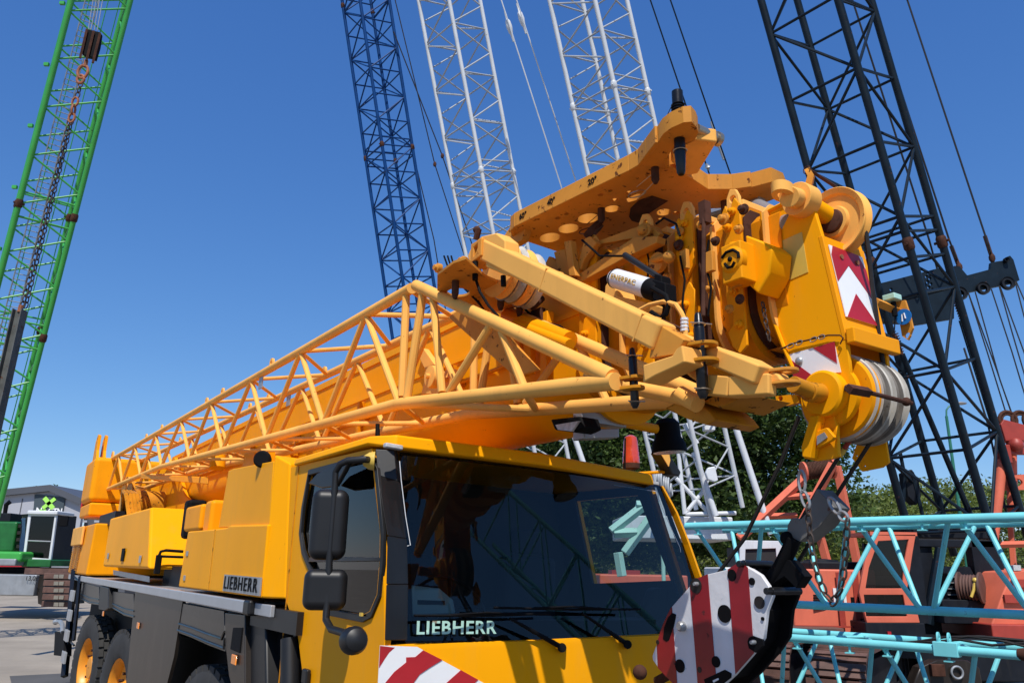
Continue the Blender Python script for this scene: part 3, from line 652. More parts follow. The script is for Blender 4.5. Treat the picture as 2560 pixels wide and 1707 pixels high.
hr.tube(PP([(395, 1422), (396, 1392), (402, 1378), (415, 1375), (458, 1378)], y=y_), .016, 8); hr.tube(PP([(402, 1390), (458, 1392)], y=y_), .014, 8); hr.box(*[0, 0, 0, 0, 0, 0]) if 0 else None
hr.build('hand_rail', 'matblack', bx)
B().obox(P(395, 1410, y=y_), (.03, 0, 0), (0, .03, 0), (0, 0, .10)).build('rail_socket', 'matblack', bx, bevel=.01)
# small yellow actuator between the box and the cover
ac = B(); ac.obox(P(512, 1296, x=.15), (.12, 0, 0), (0, .32, 0), (0, 0, .12)); ac = ac.build('filter_housing', 'yel', MC, bevel=.03, seg=3)
B().obox(P(545, 1293, x=.12), (.10, 0, 0), (0, .12, 0), (0, 0, .15)).build('filter_cap', 'yel', MC, bevel=.04, seg=3)
B().obox(P(485, 1298, x=.2), (.1, 0, 0), (0, .10, 0), (0, 0, .2)).build('rubber_boot', 'matblack', MC, bevel=.04)
B().box(.2, 1.9, 3.9, 6.4, 1.95, 2.2).build('turntable', 'navy', MC)
# rear engine housing and counterweight
yr = 13.2
hx(B(), -.12, .9, 11.4, yr, 2.05, -.1, .9, 11.4, yr, 2.84).build('superstructure_engine_housing', 'yel', MC, bevel=.03) if 0 else None
eh = B(); hx(eh, -.1, 1.9, 10.9, 13.6, 2.02, -.08, 1.9, 10.9, 13.5, 2.83); eh = eh.build('engine_housing', 'yel', MC, bevel=.03)
sl_ = B()
for i in range(12): sl_.box(-.118, -.10, 12.2, 12.75, 2.08 + i * .036, 2.095 + i * .036); sl_.box(-.118, -.10, 12.85, 13.35, 2.08 + i * .036, 2.095 + i * .036)
sl_.build('ventilation_grille', 'darkyel', eh)
B().box(-.14, -.095, 12.0, 13.5, 2.5, 2.82).build('grille_cover', 'jib', eh, bevel=.02)
cw = B(); cw.box(-.05, 1.6, 12.7, 14.0, 3.28, 4.1); cw = cw.build('counterweight', 'yel', MC, bevel=.09, seg=4)
B().box(-.03, 1.6, 12.6, 14.0, 3.02, 3.26).build('counterweight_base', 'yel', MC, bevel=.04)
rp_ = B(); rp_.box(-.02, .5, 14.02, 14.05, 3.2, 4.0); rp_ = rp_.build('rear_warning_plate', 'white', MC)
q = B()
for i in range(3): q.prism([(-.03, 14.0, 3.2 + i * .3), (-.03, 14.06, 3.3 + i * .3), (.5, 14.06, 3.3 + i * .3), (.5, 14.0, 3.2 + i * .3)], (0, 0, .12))
q.build('red_stripe', 'red', rp_)
for xx in (.02, .14):
    B().plate([(xx, 13.2, 4.08), (xx, 13.8, 4.08), (xx, 13.75, 4.5), (xx, 13.55, 4.62), (xx, 13.4, 4.58), (xx, 13.38, 4.3)], [circ((xx, 13.56, 4.52), Y, Z, .045)], (.05, 0, 0)).build('lifting_lug', 'yel', MC, bevel=.01)
B().box(.1, 1.9, 10.2, 12.0, 2.8, 3.0).build('rear_platform', 'navy', MC)
wn = B(); wn.lathe((.3, 10.6, 3.15), X, [(.36, 0), (.36, .05), (.22, .06), (.22, .8), (.36, .81), (.36, .86)], 28); wn.build('hoist_winch', 'darkyel', MC)
hs = B()
for i in range(4): hs.tube([(.15 + .05 * i, 9.2, 2.9), (.1 + .05 * i, 9.4, 3.2), (.15 + .05 * i, 10.1, 3.3), (.25 + .05 * i, 10.6, 3.0)], .03, 6)
hs.build('hydraulic_hose', 'darkyel', MC)
tf = B(); tf.prism([(.85, 6.6, 2.15), (.85, 10.8, 2.15), (.85, 11.2, 3.6), (.85, 10.2, 3.9), (.85, 9.0, 3.2), (.85, 7.4, 2.8)], (.05, 0, 0)); tf.prism([(1.65, 6.6, 2.15), (1.65, 10.8, 2.15), (1.65, 11.2, 3.6), (1.65, 10.2, 3.9), (1.65, 9.0, 3.2), (1.65, 7.4, 2.8)], (.05, 0, 0))
tf.build('boom_side_plates', 'yel', MC)
lc = B(); lc.cyl((1.28, 4.2, 2.35), (1.28, 8.6, 2.75), .19, 24); lc.cyl((1.28, 3.6, 2.3), (1.28, 4.3, 2.36), .12, 20); lc.build('luffing_cylinder', 'yel', MC)
lf = B(); lf.prism([(.98, 3.4, 3.0), (.98, 5.2, 3.0), (.98, 4.6, 2.5), (.98, 3.9, 2.25), (.98, 3.5, 2.4)], (.06, 0, 0)); lf.prism([(1.5, 3.4, 3.0), (1.5, 5.2, 3.0), (1.5, 4.6, 2.5), (1.5, 3.9, 2.25), (1.5, 3.5, 2.4)], (.06, 0, 0)); lf.build('cylinder_lug', 'yel', MC)
B().box(1.1, 2.1, 4.6, 6.6, 2.2, 2.9).build('far_side_tank', 'yel', MC, bevel=.05)
jw = B(); jw.hexa([P(352, 1196, x=.2), P(520, 1210, x=.5), P(520, 1210, x=.6), P(352, 1196, x=.35), P(352, 1185, x=.2), P(520, 1192, x=.5), P(520, 1192, x=.6), P(352, 1185, x=.35)]); jw.build('jib_support_arm', 'yel', MC, bevel=.01)
B().cyl(P(545, 1140, x=.55), P(543, 1170, x=.55), .09, 18).build('support_pivot', 'yel', MC)
B().box(.5, .95, 4.3, 4.7, 3.02, 3.35).build('support_block', 'yel', MC, bevel=.02)
# ================================================================ telescopic boom
def uprof(x0, x1, z0, z1, rb=.32, rt_=.05, n=7):
    r = []; 
    for i in range(n + 1):
        a = pi + pi / 2 * i / n; r.append((x0 + rb + rb * cos(a), z0 + rb + rb * sin(a)))
    for i in range(n + 1):
        a = 1.5 * pi + pi / 2 * i / n; r.append((x1 - rb + rb * cos(a), z0 + rb + rb * sin(a)))
    r += [(x1, z1 - rt_), (x1 - rt_, z1), (x0 + rt_, z1), (x0, z1 - rt_)]
    return r
def uband(x0, x1, z0, z1, ya, yb, rb=.32, m='yel', name='boom_section', bev=.0):
    b_ = B(); b_.prism([(x, ya, z) for x, z in uprof(x0, x1, z0, z1, rb)], (0, yb - ya, 0)); return b_.build(name, m, MC, bevel=bev, ang=30)
BX0, BX1 = .92, 1.50
main = uband(BX0, BX1, 3.02, 3.98, -.42, 10.8, .27, 'yel_clean', 'boom')
for (y_, e) in ((1.2, .0), (3.6, 0), (6.0, 0)): pass
rb_ = B(); rb_.box(BX0 - .012, BX0, -.40, 10.7, 3.62, 3.65); rb_.box(BX0 - .012, BX0, .4, 10.7, 3.9, 3.96); rb_.build('boom_rib', 'yel_clean', main)
hd = B(); hd.box(BX0 - .06, BX0 + .02, -.30, .02, 3.1, 3.9)
secs = [(-.42, -.56, .0, .05), (-.56, -.84, .035, .0), (-.84, -.95, .035, .05), (-.95, -1.10, .075, .0), (-1.10, -1.20, .075, .05), (-1.20, -1.36, .115, 0), (-1.36, -1.45, .115, .045), (-1.45, -1.62, .15, 0)]
def blade(cy, cz, w_, pts_): return [V((0, cy + w_ * a_, cz + b_)) for a_, b_ in pts_]
for i, (a, c, ins, out_) in enumerate(secs):
    z0_ = 3.13 + ins * .5 - out_ * .7; zt_ = 3.93 - ins * .5 + out_ * .6
    o_ = uband(BX0 + ins - out_, BX1 - ins + out_, z0_, zt_, c, a, .22, 'yelg', 'boom_collar' if out_ else 'boom_section', .006 if out_ else 0)
    if out_:
        xs = BX0 + ins - out_; ym = (a + c) / 2; w_ = abs(a - c) * .5
        # upper guide plate standing proud of the flank, with a keyhole slot and bolt heads
        gp = [(-.95, -.17), (.0, -.24), (.6, -.20), (.9, -.08), (.55, -.045), (.95, -.01), (.95, .06), (.5, .10), (.25, .06), (.2, .02), (-.05, .02), (-.15, .09), (-.5, .12), (-.95, .08)]
        q = B(); q.prism([V((xs - .002, p_.y, p_.z)) for p_ in blade(ym - .02, zt_ - .10, w_ * 1.25, gp)], (-.016, 0, 0)); q.build('guide_plate', 'yel', o_, bevel=.004)
        gp = [(-1, -.18), (-.2, -.21), (.5, -.17), (.9, -.10), (.3, -.07), (.2, -.02), (.75, .02), (.9, .08), (.4, .10), (.2, .17), (-.5, .19), (-1, .14)]
        q = B(); q.prism([V((xs - .002, p_.y, p_.z)) for p_ in blade(ym - .01, 3.38, w_ * 1.2, gp)], (-.014, 0, 0)); q.build('wear_pad_plate', 'yel', o_, bevel=.004)
        for (dy, dz) in ((.3, zt_ - .12), (-.4, zt_ - .05), (-.3, zt_ - .22), (.1, 3.46), (-.3, 3.30)):
            q = B(); y_ = ym - .02 + w_ * dy; q.lathe((xs - .016, y_, dz), V((-1, 0, 0)), [(.019, 0), (.019, .014), (.012, .018), (.012, .03), (.005, .034)], 12); q.build('bolt_head', 'yel', o_)
        q = B(); q.prism([(x_, c - .004, z_) for x_, z_ in uprof(BX0 + ins - .012, BX1 - ins + .012, z0_ + out_ * .6, zt_ - .02, .22)], (0, -.007, 0)); q.build('grease_seal', 'rust', o_)
        sh = B(); sh.box(BX0 + .12, BX1 - .12, c, a, zt_, zt_ + .035); sh.build('top_pad', 'jib', o_, bevel=.006)
        lg_ = B(); lg_.plate([V((xs + .03, p_.y, p_.z)) for p_ in blade(ym, zt_, w_, [(-.9, -.02), (.9, -.02), (.8, .06), (.3, .10), (-.4, .09), (-.8, .05)])], [circ((xs + .03, ym, zt_ + .045), Y, Z, .018, 12)], (.02, 0, 0)); lg_.build('top_lug', 'jib', o_, bevel=.003)
for yy_, in_ in ((-.70, .035), (-1.03, .075), (-1.28, .115), (-1.56, .15)):
    uband(BX0 + in_ - .028, BX1 - in_ + .028, 3.13 + in_ * .5 - .03, 3.93 - in_ * .5 + .02, yy_, yy_ + .014, .22, 'jib', 'stiffening_flange')
q = B(); q.chain(PP([(1906, 755), (1914, 800), (1924, 852)], x=.99), .0035, .03, .018); q.build('drag_chain', 'chain', MC)
for i, (a_, b_, r_, l_) in enumerate(((1688, 610, .022, .05), (1692, 575, .016, .06), (1745, 560, .020, .05), (1780, 600, .018, .05), (1800, 545, .022, .06), (1838, 570, .018, .05), (1850, 520, .02, .06), (1660, 690, .02, .05), (1765, 720, .016, .05), (1840, 745, .018, .04), (1690, 760, .018, .05), (1815, 770, .016, .05))):
    c_ = P(a_, b_, x=.885); q = B(); q.lathe(c_ + V((.03, 0, 0)), V((-1, 0, 0)), [(r_ * 1.3, 0), (r_ * 1.3, .010), (r_ * .8, .012), (r_ * .8, l_ * .5), (r_ * .5, l_ * .5 + .006)], 14); q.build('slide_pin', 'jibrust' if i % 3 else 'rust', MC, bevel=.002)
for pts, x_ in (([(1700, 640), (1712, 700), (1706, 760), (1722, 830)], .88), ([(1772, 600), (1764, 660), (1778, 720), (1770, 790)], .90), ([(1612, 600), (1624, 660), (1618, 700)], .86)):
    q = B(); q.tube(PP(pts, x=x_), .0055, 6); q.build('sensor_cable', 'matblack', MC)
for (a_, b_) in ((1712, 650), (1776, 655), (1842, 690)):
    c_ = P(a_, b_, x=.90); q = B(); q.obox(c_, (.012, 0, 0), (0, .022, 0), (0, 0, .05)); q.build('slide_bracket', 'jibrust', MC, bevel=.004)
# round lock disc and the box beside it
dp = P(1837, 652, x=.86); B().box(.84, .95, dp.y - .05, dp.y + .06, dp.z - .10, dp.z + .08).build('lock_housing', 'yel', MC, bevel=.008)
ld = B().lathe(dp + V((-.02, 0, 0)), X, [(.05, -.01), (.062, 0), (.062, .03)], 20).build('lock_disc', 'yel', MC)
q = B(); q.tube([dp + V((-.032, .05 * cos(t), .04 * sin(t))) for t in (0.5, 1.2, 2.0, 2.8, 3.4)], .007, 6); q.tube([dp + V((-.032, .03 * cos(t), .04 * sin(t))) for t in (3.7, 4.4, 5.2, 6)], .007, 6); q.ball(dp + V((-.03, 0, 0)), .012); q.build('lock_lever', 'matblack', ld)
bxp = PP([(1862, 587), (1912, 607), (1930, 622), (1924, 680), (1895, 735), (1870, 712), (1866, 640)], x=.93)
B().prism(bxp, (.14, 0, 0)).build('side_box', 'yel_clean', MC, bevel=.01)
# ---------------------------------------------------------------- boom head
HX0, HX1 = 1.08, 1.355
hs_ = PP([(1905, 535), (2006, 484), (2026, 478), (2040, 540), (2062, 612), (2118, 862), (2128, 960), (2100, 1030), (2060, 1040), (2010, 1000), (1985, 920), (1965, 868), (1935, 790), (1925, 700)], x=HX0)
headside = B(); headside.prism(hs_, (.022, 0, 0)); head = headside.build('boom_head', 'yel_clean', MC, bevel=.004)
B().prism([q + V((HX1 - HX0, 0, 0)) for q in hs_], (.022, 0, 0)).build('head_side_plate', 'yel_clean', head, bevel=.004)
rimt = B(); rimt.tube(PP([(1905, 535), (1922, 690), (1930, 790), (1960, 868), (1985, 925)], x=HX0 - .004), .010, 8); rimt.tube(PP([(1905, 535), (2006, 484), (2026, 478)], x=HX0 - .004), .008, 8); rimt.build('edge_weld', 'yel_clean', head)
# front closing plate
fa, fb_, fc = P(2050, 590, x=HX0), P(2112, 850, x=HX0), P(2128, 880, x=HX0)
fr_ = B(); fr_.hexa([fb_ + V((-.002, -.012, 0)), fb_ + V((HX1 - HX0 + .025, -.012, 0)), fb_ + V((HX1 - HX0 + .025, .01, 0)), fb_ + V((-.002, .01, 0)), fa + V((-.002, -.012, 0)), fa + V((HX1 - HX0 + .025, -.012, 0)), fa + V((HX1 - HX0 + .025, .01, 0)), fa + V((-.002, .01, 0))])
fr_ = fr_.build('front_plate', 'yel', head, bevel=.004)
up_ = (fa - fb_).normalized(); 
tl_ = P(2060, 616, x=HX0 + .02); tl_.y -= .02
cw_ = HX1 - HX0 - .035; ch_ = .335
def chv(u, v_, e=0): return tl_ + V((u * cw_, -.004 - e, 0)) - up_ * v_ * ch_
sg = B(); sg.plate([chv(0, 0), chv(1, 0), chv(1, 1), chv(0, 1)], [], (0, .004, 0)); sg = sg.build('warning_plate', 'white', head)
q = B()
q.prism([chv(.0, .12, .002), chv(.16, 0.03, .002), chv(.98, .0, .002), chv(1, .02, .002), chv(1, .22, .002), chv(1, .62, .002), chv(.47, .24, .002), chv(0, .52, .002)], (0, .002, 0)) if 0 else None
q.prism([chv(.10, .0, .002), chv(.5, .0, .002), chv(.46, .22, .002), chv(0, .52, .002), chv(0, .14, .002)], (0, .002, 0))
q.prism([chv(.5, .0, .002), chv(.86, .0, .002), chv(1, .20, .002), chv(1, .66, .002), chv(.46, .22, .002)], (0, .002, 0))
q.prism([chv(.03, 1, .002), chv(.47, .62, .002), chv(.93, 1, .002)], (0, .002, 0))
q.build('red_chevron', 'red', sg)
for u_ in (.28, .75): B().cyl(chv(u_, .13, .008), chv(u_, .13, -.01), .011, 12).build('rivet', 'rustlight', sg)
# horizontal channel and chain on the head
ca, cb = P(2095, 832, x=HX0 - .01), P(2112, 862, x=HX0 - .01)
B().box(HX0 - .01, HX1 + .04, fb_.y - .05, fb_.y - .012, fb_.z - .02, fb_.z + .045).build('cross_channel', 'yel', head, bevel=.006)
q = B(); q.tube(PP([(1952, 872), (1985, 858), (2020, 850), (2070, 838), (2100, 838)], x=HX0 - .012), .0035, 6); q.tube(PP([(2100, 838), (2108, 845), (2100, 860)], x=HX0 - .016), .003, 6)
q.build('safety_chain', 'rust', head)
q = B()
for (a, c) in (((1968, 868), (1985, 861)), ((1990, 860), (2006, 853)), ((2025, 852), (2042, 845)), ((2046, 845), (2062, 840))):
    p1, p2 = P(*a, x=HX0 - .014), P(*c, x=HX0 - .014); m_ = (p1 + p2) / 2; d_ = (p2 - p1)
    q.tube([m_ + d_ * .5 * cos(t) + V((0, 0, .009 * sin(t))) for t in [2 * pi * i / 12 for i in range(12)]], .003, 5, closed=True)
q.build('chain_link', 'wire', head)
st_ = PP([(1948, 605), (2004, 580), (2020, 680), (1946, 712)], x=HX0 - .003); B().prism(st_, (.003, 0, 0)).build('yellow_sticker', 'plate_y', head)
# red and white band
q = B(); q.prism(PP([(1965, 888), (2085, 855), (2102, 930), (2040, 935), (1995, 965)], x=HX0 - .004), (.003, 0, 0)); wb = q.build('warning_band', 'white', head)
q = B(); q.prism(PP([(2032, 870), (2086, 853), (2092, 908)], x=HX0 - .006), (.002, 0, 0)); q.prism(PP([(1965, 890), (2030, 938), (1992, 965)], x=HX0 - .006), (.002, 0, 0)); q.build('red_stripe', 'red', wb)
q = B(); q.ball(P(1997, 902, x=HX0 - .01), .018, sq=(.6, 1, 1)); q.build('round_bolt', 'steel', head)
# upper pin, axle and sheave
pc = P(2012, 505, x=HX0)
q = B(); q.cyl(pc + V((.02, 0, 0)), pc + V((-.06, 0, 0)), .075, 28); q.cyl(pc + V((-.05, 0, 0)), P(1972, 492, x=HX0 - .16), .045, 20)
q.build('pin_boss', 'jib', head, bevel=.004)
e0 = P(1958, 490, x=HX0 - .17); q = B(); dY = V((-.85, -.1, .12)).normalized(); u_ = V((0, .9, .3)).normalized()
q.plate(circ(e0, V((1, .12, -.1)), Y, .062, 24, .045), [circ(e0 + V((-.01, 0, 0)), V((1, .12, -.1)), Y, .022, 14, .018)], (0, 0, .045)); q.build('pin_eye', 'jib', head, bevel=.006)
wc = P(2090, 558, x=1.24)
q = B(); q.cyl(pc, wc + V((.05, 0, 0)), .042, 22); q.build('upper_axle', 'yel_clean', head)
q = B(); q.lathe(wc, X, [(.03, -.05), (.052, -.045), (.058, -.02), (.058, .02)], 28); q.build('axle_seal', 'rust', head)
R_ = .158
q = B(); q.lathe(wc, X, [(.055, -.03), (.07, -.028), (.075, -.012), (R_ * .78, -.010), (R_ * .83, -.022), (R_ * .98, -.030), (R_, -.026), (R_ * .90, -.006), (R_ * .90, .006), (R_, .026), (R_ * .98, .030), (R_ * .83, .022), (R_ * .78, .010), (.06, .012)], 56, cap=False); q.build('upper_sheave', 'jib', head, ang=25)
q = B(); q.prism(PP([(2030, 478), (2050, 520), (2075, 600), (2110, 640), (2150, 600), (2158, 640), (2160, 700), (2060, 640)], x=1.20), (.012, 0, 0)) if 0 else None
q.tube([pc + V((.03, 0, .07)), P(2028, 440, x=1.10), P(2018, 425, x=1.10)], .022, 4, r1=.016); q.build('rope_guard_arm', 'jibrust', head)
q = B(); q.tube([P(2018, 422, x=1.10), P(2090, 468, x=1.3)], .008, 6); q.tube(circ(P(2017, 425, x=1.09), Y, Z, .018, 14), .002, 5, closed=True); q.build('guard_pin', 'rust', head)
# lower sheave set
dc = P(2062, 985, x=HX0 - .02); dz = dc.z; dy_ = dc.y
q = B(); q.lathe(dc, X, [(.085, -.03), (.095, -.022), (.095, .02), (.13, .022), (.13, .05)], 36); q.build('sheave_end_cap', 'yel_clean', head)
q = B(); q.cyl(dc + V((-.03, 0, 0)), dc + V((-.11, -.0, -.005)), .040, 22); q.cyl(dc + V((-.10, 0, 0)), dc + V((-.20, .0, .012)), .034, 18); q.build('lower_pin', 'darkyel', head, bevel=.003)
sx0 = HX0 + .05
R2_ = .182
q = B(); q.lathe((sx0, dy_, dz), X, [(.12, 0), (R2_ * .9, 0), (R2_ * .95, .02), (R2_ * .96, .045)], 48); q.build('drum_flange', 'yel', head)
for i in range(5):
    q = B(); x_ = sx0 + .035 + i * .046
    q.lathe((x_, dy_, dz), X, [(.1, -.018), (R2_ - .04, -.021), (R2_ - .005, -.020), (R2_, -.015), (R2_ - .035, -.004), (R2_ - .035, .004), (R2_, .015), (R2_ - .005, .020), (R2_ - .04, .021), (.1, .018)], 48); q.build('lower_sheave', 'sheave2' if i in (1, 3) else 'sheave', head, ang=20)
DX1 = 1.4
# cheek straps down to the brackets under the drum
br = PP([(2026, 1040), (2046, 1038), (2070, 1042), (2083, 1035), (2092, 1062), (2096, 1140), (2078, 1147), (2040, 1152), (2010, 1145), (2003, 1118)], x=HX0 - .01)
B().prism(br, (.02, 0, 0)).build('lower_bracket', 'yel_clean', head, bevel=.004)
q = B(); q.prism(PP([(2046, 1038), (2025, 1145), (2006, 1142), (2003, 1118), (2026, 1040)], x=HX0 - .06), (.05, 0, 0)); q.build('bracket_rib', 'yel_clean', head, bevel=.004)
bl_ = B(); bl_.prism(PP([(2038, 1078), (2066, 1068), (2086, 1092), (2080, 1100), (2042, 1120)], x=HX0 - .045), (.02, 0, 0)); lampb = bl_.build('junction_box', 'yel', head, bevel=.004)
B().prism(PP([(2042, 1090), (2060, 1080), (2068, 1093), (2042, 1112)], x=HX0 - .05), (.004, 0, 0)).build('box_label', 'steel', lampb)
B().plate(PP([(2150, 1085), (2210, 1080), (2222, 1155), (2205, 1168), (2155, 1178), (2130, 1145)], x=HX1 + .06), [circ(P(2161, 1165, x=HX1 + .06), Y, Z, .006, 10), circ(P(2141, 1138, x=HX1 + .06), Y, Z, .006, 10)], (.012, 0, 0)).build('far_bracket', 'yel_clean', head, bevel=.003)
# inner rear lug and rope guard bar
B().plate(PP([(1938, 990), (1990, 985), (2000, 1005), (1965, 1014), (1942, 1010)], x=HX0 + .02), [circ(P(1951, 996, x=HX0 + .02), Y, Z, .012, 12)], (.03, 0, 0)).build('rear_lug', 'yel', head, bevel=.004)
yg = dy_ - .215; gb = B(); gb.tube([P(2122, 972, y=yg), P(2172, 981, y=yg)], .020, 4); gb.tube([P(2168, 980, y=yg), P(2278, 1008, y=yg)], .0095, 8); gb.ball(P(2165, 978, y=yg), .017); gb.ball(P(2266, 1004, y=yg), .018); gb.tube([P(2122, 972, y=yg), P(2118, 968, x=HX0 + .05)], .014, 8)
gb.build('rope_guard_bar', 'rust', head)
# hanging rope down the front of the head
q = B(); q.tube([P(2163, 560, x=1.26), P(2170, 620, x=1.27), P(2180, 710, x=1.3), P(2199, 850, x=1.33), P(2213, 945, x=1.36)], .010, 8); q.build('hoist_rope', 'rope', head)
# small sensor bracket to the right of the head
q = B(); q.tube([P(2190, 755, x=1.46), P(2250, 780, x=1.60)], .022, 4)
q.plate(PP([(2240, 755), (2262, 750), (2275, 790), (2282, 820), (2270, 850), (2255, 840), (2248, 800)], x=1.58), [circ(P(2268, 838, x=1.58), Y, Z, .014, 12)], (.012, 0, 0)); q.build('sensor_bracket', 'jibrust', head)
B().obox(P(2230, 745, x=1.55), (.03, 0, 0), (0, .03, 0), (0, 0, .014)).build('limit_switch', 'mint', head, bevel=.005)
q = B(); q.lathe(P(2259, 792, x=1.565), X, [(.036, -.002), (.036, .002)], 24); bs_ = q.build('round_blue_sign', 'bluesign', head); c_ = P(2259, 792, x=1.562); q = B(); q.tube([c_ + V((-.001, .008, -.02)), c_ + V((-.001, .006, .012)), c_ + V((-.001, -.004, .016)), c_ + V((-.001, -.008, -.01))], .003, 5); q.build('sign_symbol', 'white', bs_)
q = B(); q.tube([P(2233, 755, x=1.55), P(2238, 790, x=1.55)], .012, 8); q.tube([P(2238, 790, x=1.55), P(2236, 825, x=1.55), P(2220, 850, x=1.52), P(2204, 853, x=1.5)], .003, 6); q.build('sensor_cable', 'matblack', head)
q = B(); q.cyl(P(1895, 520, x=1.35), P(1975, 560, x=1.1), .045, 18); q.cyl(P(1700, 560, x=1.45), P(1905, 500, x=1.45), .03, 10); q.build('grey_cross_tube', 'steel', MC)

# ================================================================ stowed lattice jib (part of the crane)
JN, JF = .25, .74
jtop = [(13.4, 4.1), (.42, 3.86)]
jlo = [(13.3, 3.53), (7.8, 3.47), (.5, 3.16), (-1.42, 2.94)]
def zl_(y_, L):
    for (a, za), (c, zc) in zip(L, L[1:]):
        if a >= y_ >= c: return za + (zc - za) * (a - y_) / (a - c)
    return L[-1][1]
def jt(x, y_): return V((x, y_, zl_(y_, jtop)))
def jl(x, y_): return V((x, y_, zl_(y_, jlo)))
q = B(); r_ = .034
for x in (JN, JF):
    q.tube([V((x, a, c)) for a, c in jtop], r_, 16); q.tube([V((x, a, c)) for a, c in jlo], r_ * 1.05, 16)
    q.tube([V((x, .36, 3.86)), V((x, -1.40, 2.96))], r_ * 1.02, 16)
jib = q.build('lattice_jib', 'jib', MC)
topn = [1.1, 2.4, 3.78, 5.31, 6.86, 8.53, 10.3, 12.0, 13.2]; botn = [.5, 1.74, 3.1, 4.57, 6.05, 7.75, 9.35, 11.1, 12.7]
def br_(a, c, r=.02, m='jib'): return B().tube([a, c], r, 10).build('brace', m, jib)
for x in (JN, JF):
    for i, t in enumerate(topn):
        br_(jt(x, t), jl(x, botn[i]), .021)
        if i + 1 < len(botn): br_(jt(x, t), jl(x, botn[i + 1]), .021)
    br_(V((x, .49, 3.83)), V((x, .47, 3.2)), .024); br_(V((x, .26, 3.80)), V((x, .40, 3.18)), .025); br_(V((x, .14, 3.74)), V((x, -.02, 3.14)), .022); br_(V((x, -.5, 3.40)), V((x, -.1, 3.13)), .021); br_(V((x, -.6, 3.34)), V((x, -.8, 3.02)), .021)
for i, t in enumerate([.45] + topn[:-1]):
    nx = (topn)[i] if i else topn[0]; a = ([.45] + topn)[i]; c = ([.45] + topn)[i + 1]
    br_(jt(JN, a), jt(JF, (a + c) / 2), .017); br_(jt(JF, (a + c) / 2), jt(JN, c), .017)
for i in range(len(botn) - 1):
    a, c = botn[i], botn[i + 1]; br_(jl(JN, a), jl(JF, (a + c) / 2), .017); br_(jl(JF, (a + c) / 2), jl(JN, c), .017)
br_(jl(JN, .5), jl(JF, -.2), .02); br_(jl(JF, -.2), jl(JN, -.8), .02)
ly = B()
for t in (9.4, 8.2, 5.6, 4.9, 3.2):
    c_ = jt(JN, t) + V((0, 0, .055)); ly.plate(circ(c_, Y, Z, .045, 16), [circ(c_, Y, Z, .022, 12)], (.02, 0, 0))
    c_ = jt(JF, t) + V((0, 0, .055)); ly.plate(circ(c_, Y, Z, .045, 16), [circ(c_, Y, Z, .022, 12)], (.02, 0, 0))
ly.build('lifting_eye', 'jib', jib)
q = B()
for (x_, t) in ((JN, 3.4), (JF, 4.1)): q.box(x_ - .005, x_ + .005, t, t + .10, zl_(t, jtop) - .14, zl_(t, jtop) - .03)
q.build('capacity_tag', 'steel', jib)
q = B(); q.tube([V((JN, 13.5, 4.1)), V((JN, 13.3, 4.1))], .05, 12); q.tube([V((JN, 13.5, 3.53)), V((JN, 13.25, 3.53))], .045, 12); q.plate(circ((.3, 13.4, 4.2), Y, Z, .10, 18), [circ((.3, 13.4, 4.2), Y, Z, .07, 14)], (.03, 0, 0)); q.build('end_fitting', 'jib', jib)
q = B(); q.box(.3, .7, 13.0, 13.5, 3.3, 4.05); q.build('jib_rear_bracket', 'yel', MC, bevel=.02)
q = B(); q.box(.28, .36, 10.9, 11.3, 2.85, 3.6); q.build('jib_rear_post', 'jib', MC, bevel=.01)
# dark web plate between the diagonals
B().prism([(.50, .40, 3.72), (.50, .10, 3.75), (.50, -.55, 3.2), (.50, -.35, 3.2)], (.02, 0, 0)).build('web_plate', 'jibrust', jib)
# flattened rollers behind the jib
rr_ = B(); c0 = P(1083, 942, x=.72)
for dx in (0, .14): rr_.lathe(c0 + V((dx, -.02 * dx, 0)), X, [(.03, -.035), (.075, -.03), (.08, 0), (.075, .03), (.03, .035)], 24)
rr_.cyl(c0 + V((-.06, 0, 0)), c0 + V((.25, 0, 0)), .018, 10); rr_.build('guide_roller', 'jib', MC)
B().prism(PP([(1052, 985), (1065, 930), (1040, 880), (1058, 870), (1100, 930), (1096, 985)], x=.86), (.05, 0, 0)).build('roller_bracket', 'jib', MC, bevel=.008)
# A-frame arm (square section)
def beam(pts, hw, hh, b_):   # square section along a polyline in a near-vertical plane
    for a, c in zip(pts, pts[1:]):
        d = (c - a).normalized(); s = V((1, 0, 0)); s = (s - d * s.dot(d)).normalized(); u = d.cross(s)
        b_.obox((a + c) / 2, d * ((c - a).length / 2 + .004), s * hw, u * hh)
am = B(); a0, a1, a2 = P(1215, 625, x=.30), P(1360, 705, x=.30), P(1660, 845, x=.30)
beam([a0, a2], .048, .055, am); arm_ = am.build('jib_a_frame_arm', 'jib', MC, bevel=.016, seg=3)
wl = B()
for f_ in (.0, .45, .93):
    c_ = a0.lerp(a2, f_); d = (a2 - a0).normalized(); s = V((1, 0, 0)); s = (s - d * s.dot(d)).normalized(); u = d.cross(s)
    wl.tube([c_ + s * .048 * i + u * .055 * j for i, j in ((-1, -1), (-1, 1), (1, 1), (1, -1))], .0035, 6, closed=True)
wl.build('weld_bead', 'jib', arm_)
gs = B(); gs.prism(PP([(1640, 805), (1712, 848), (1690, 885), (1622, 895), (1628, 858)], x=.27), (.07, 0, 0)); gs.build('arm_gusset', 'jibrust', arm_, bevel=.006)
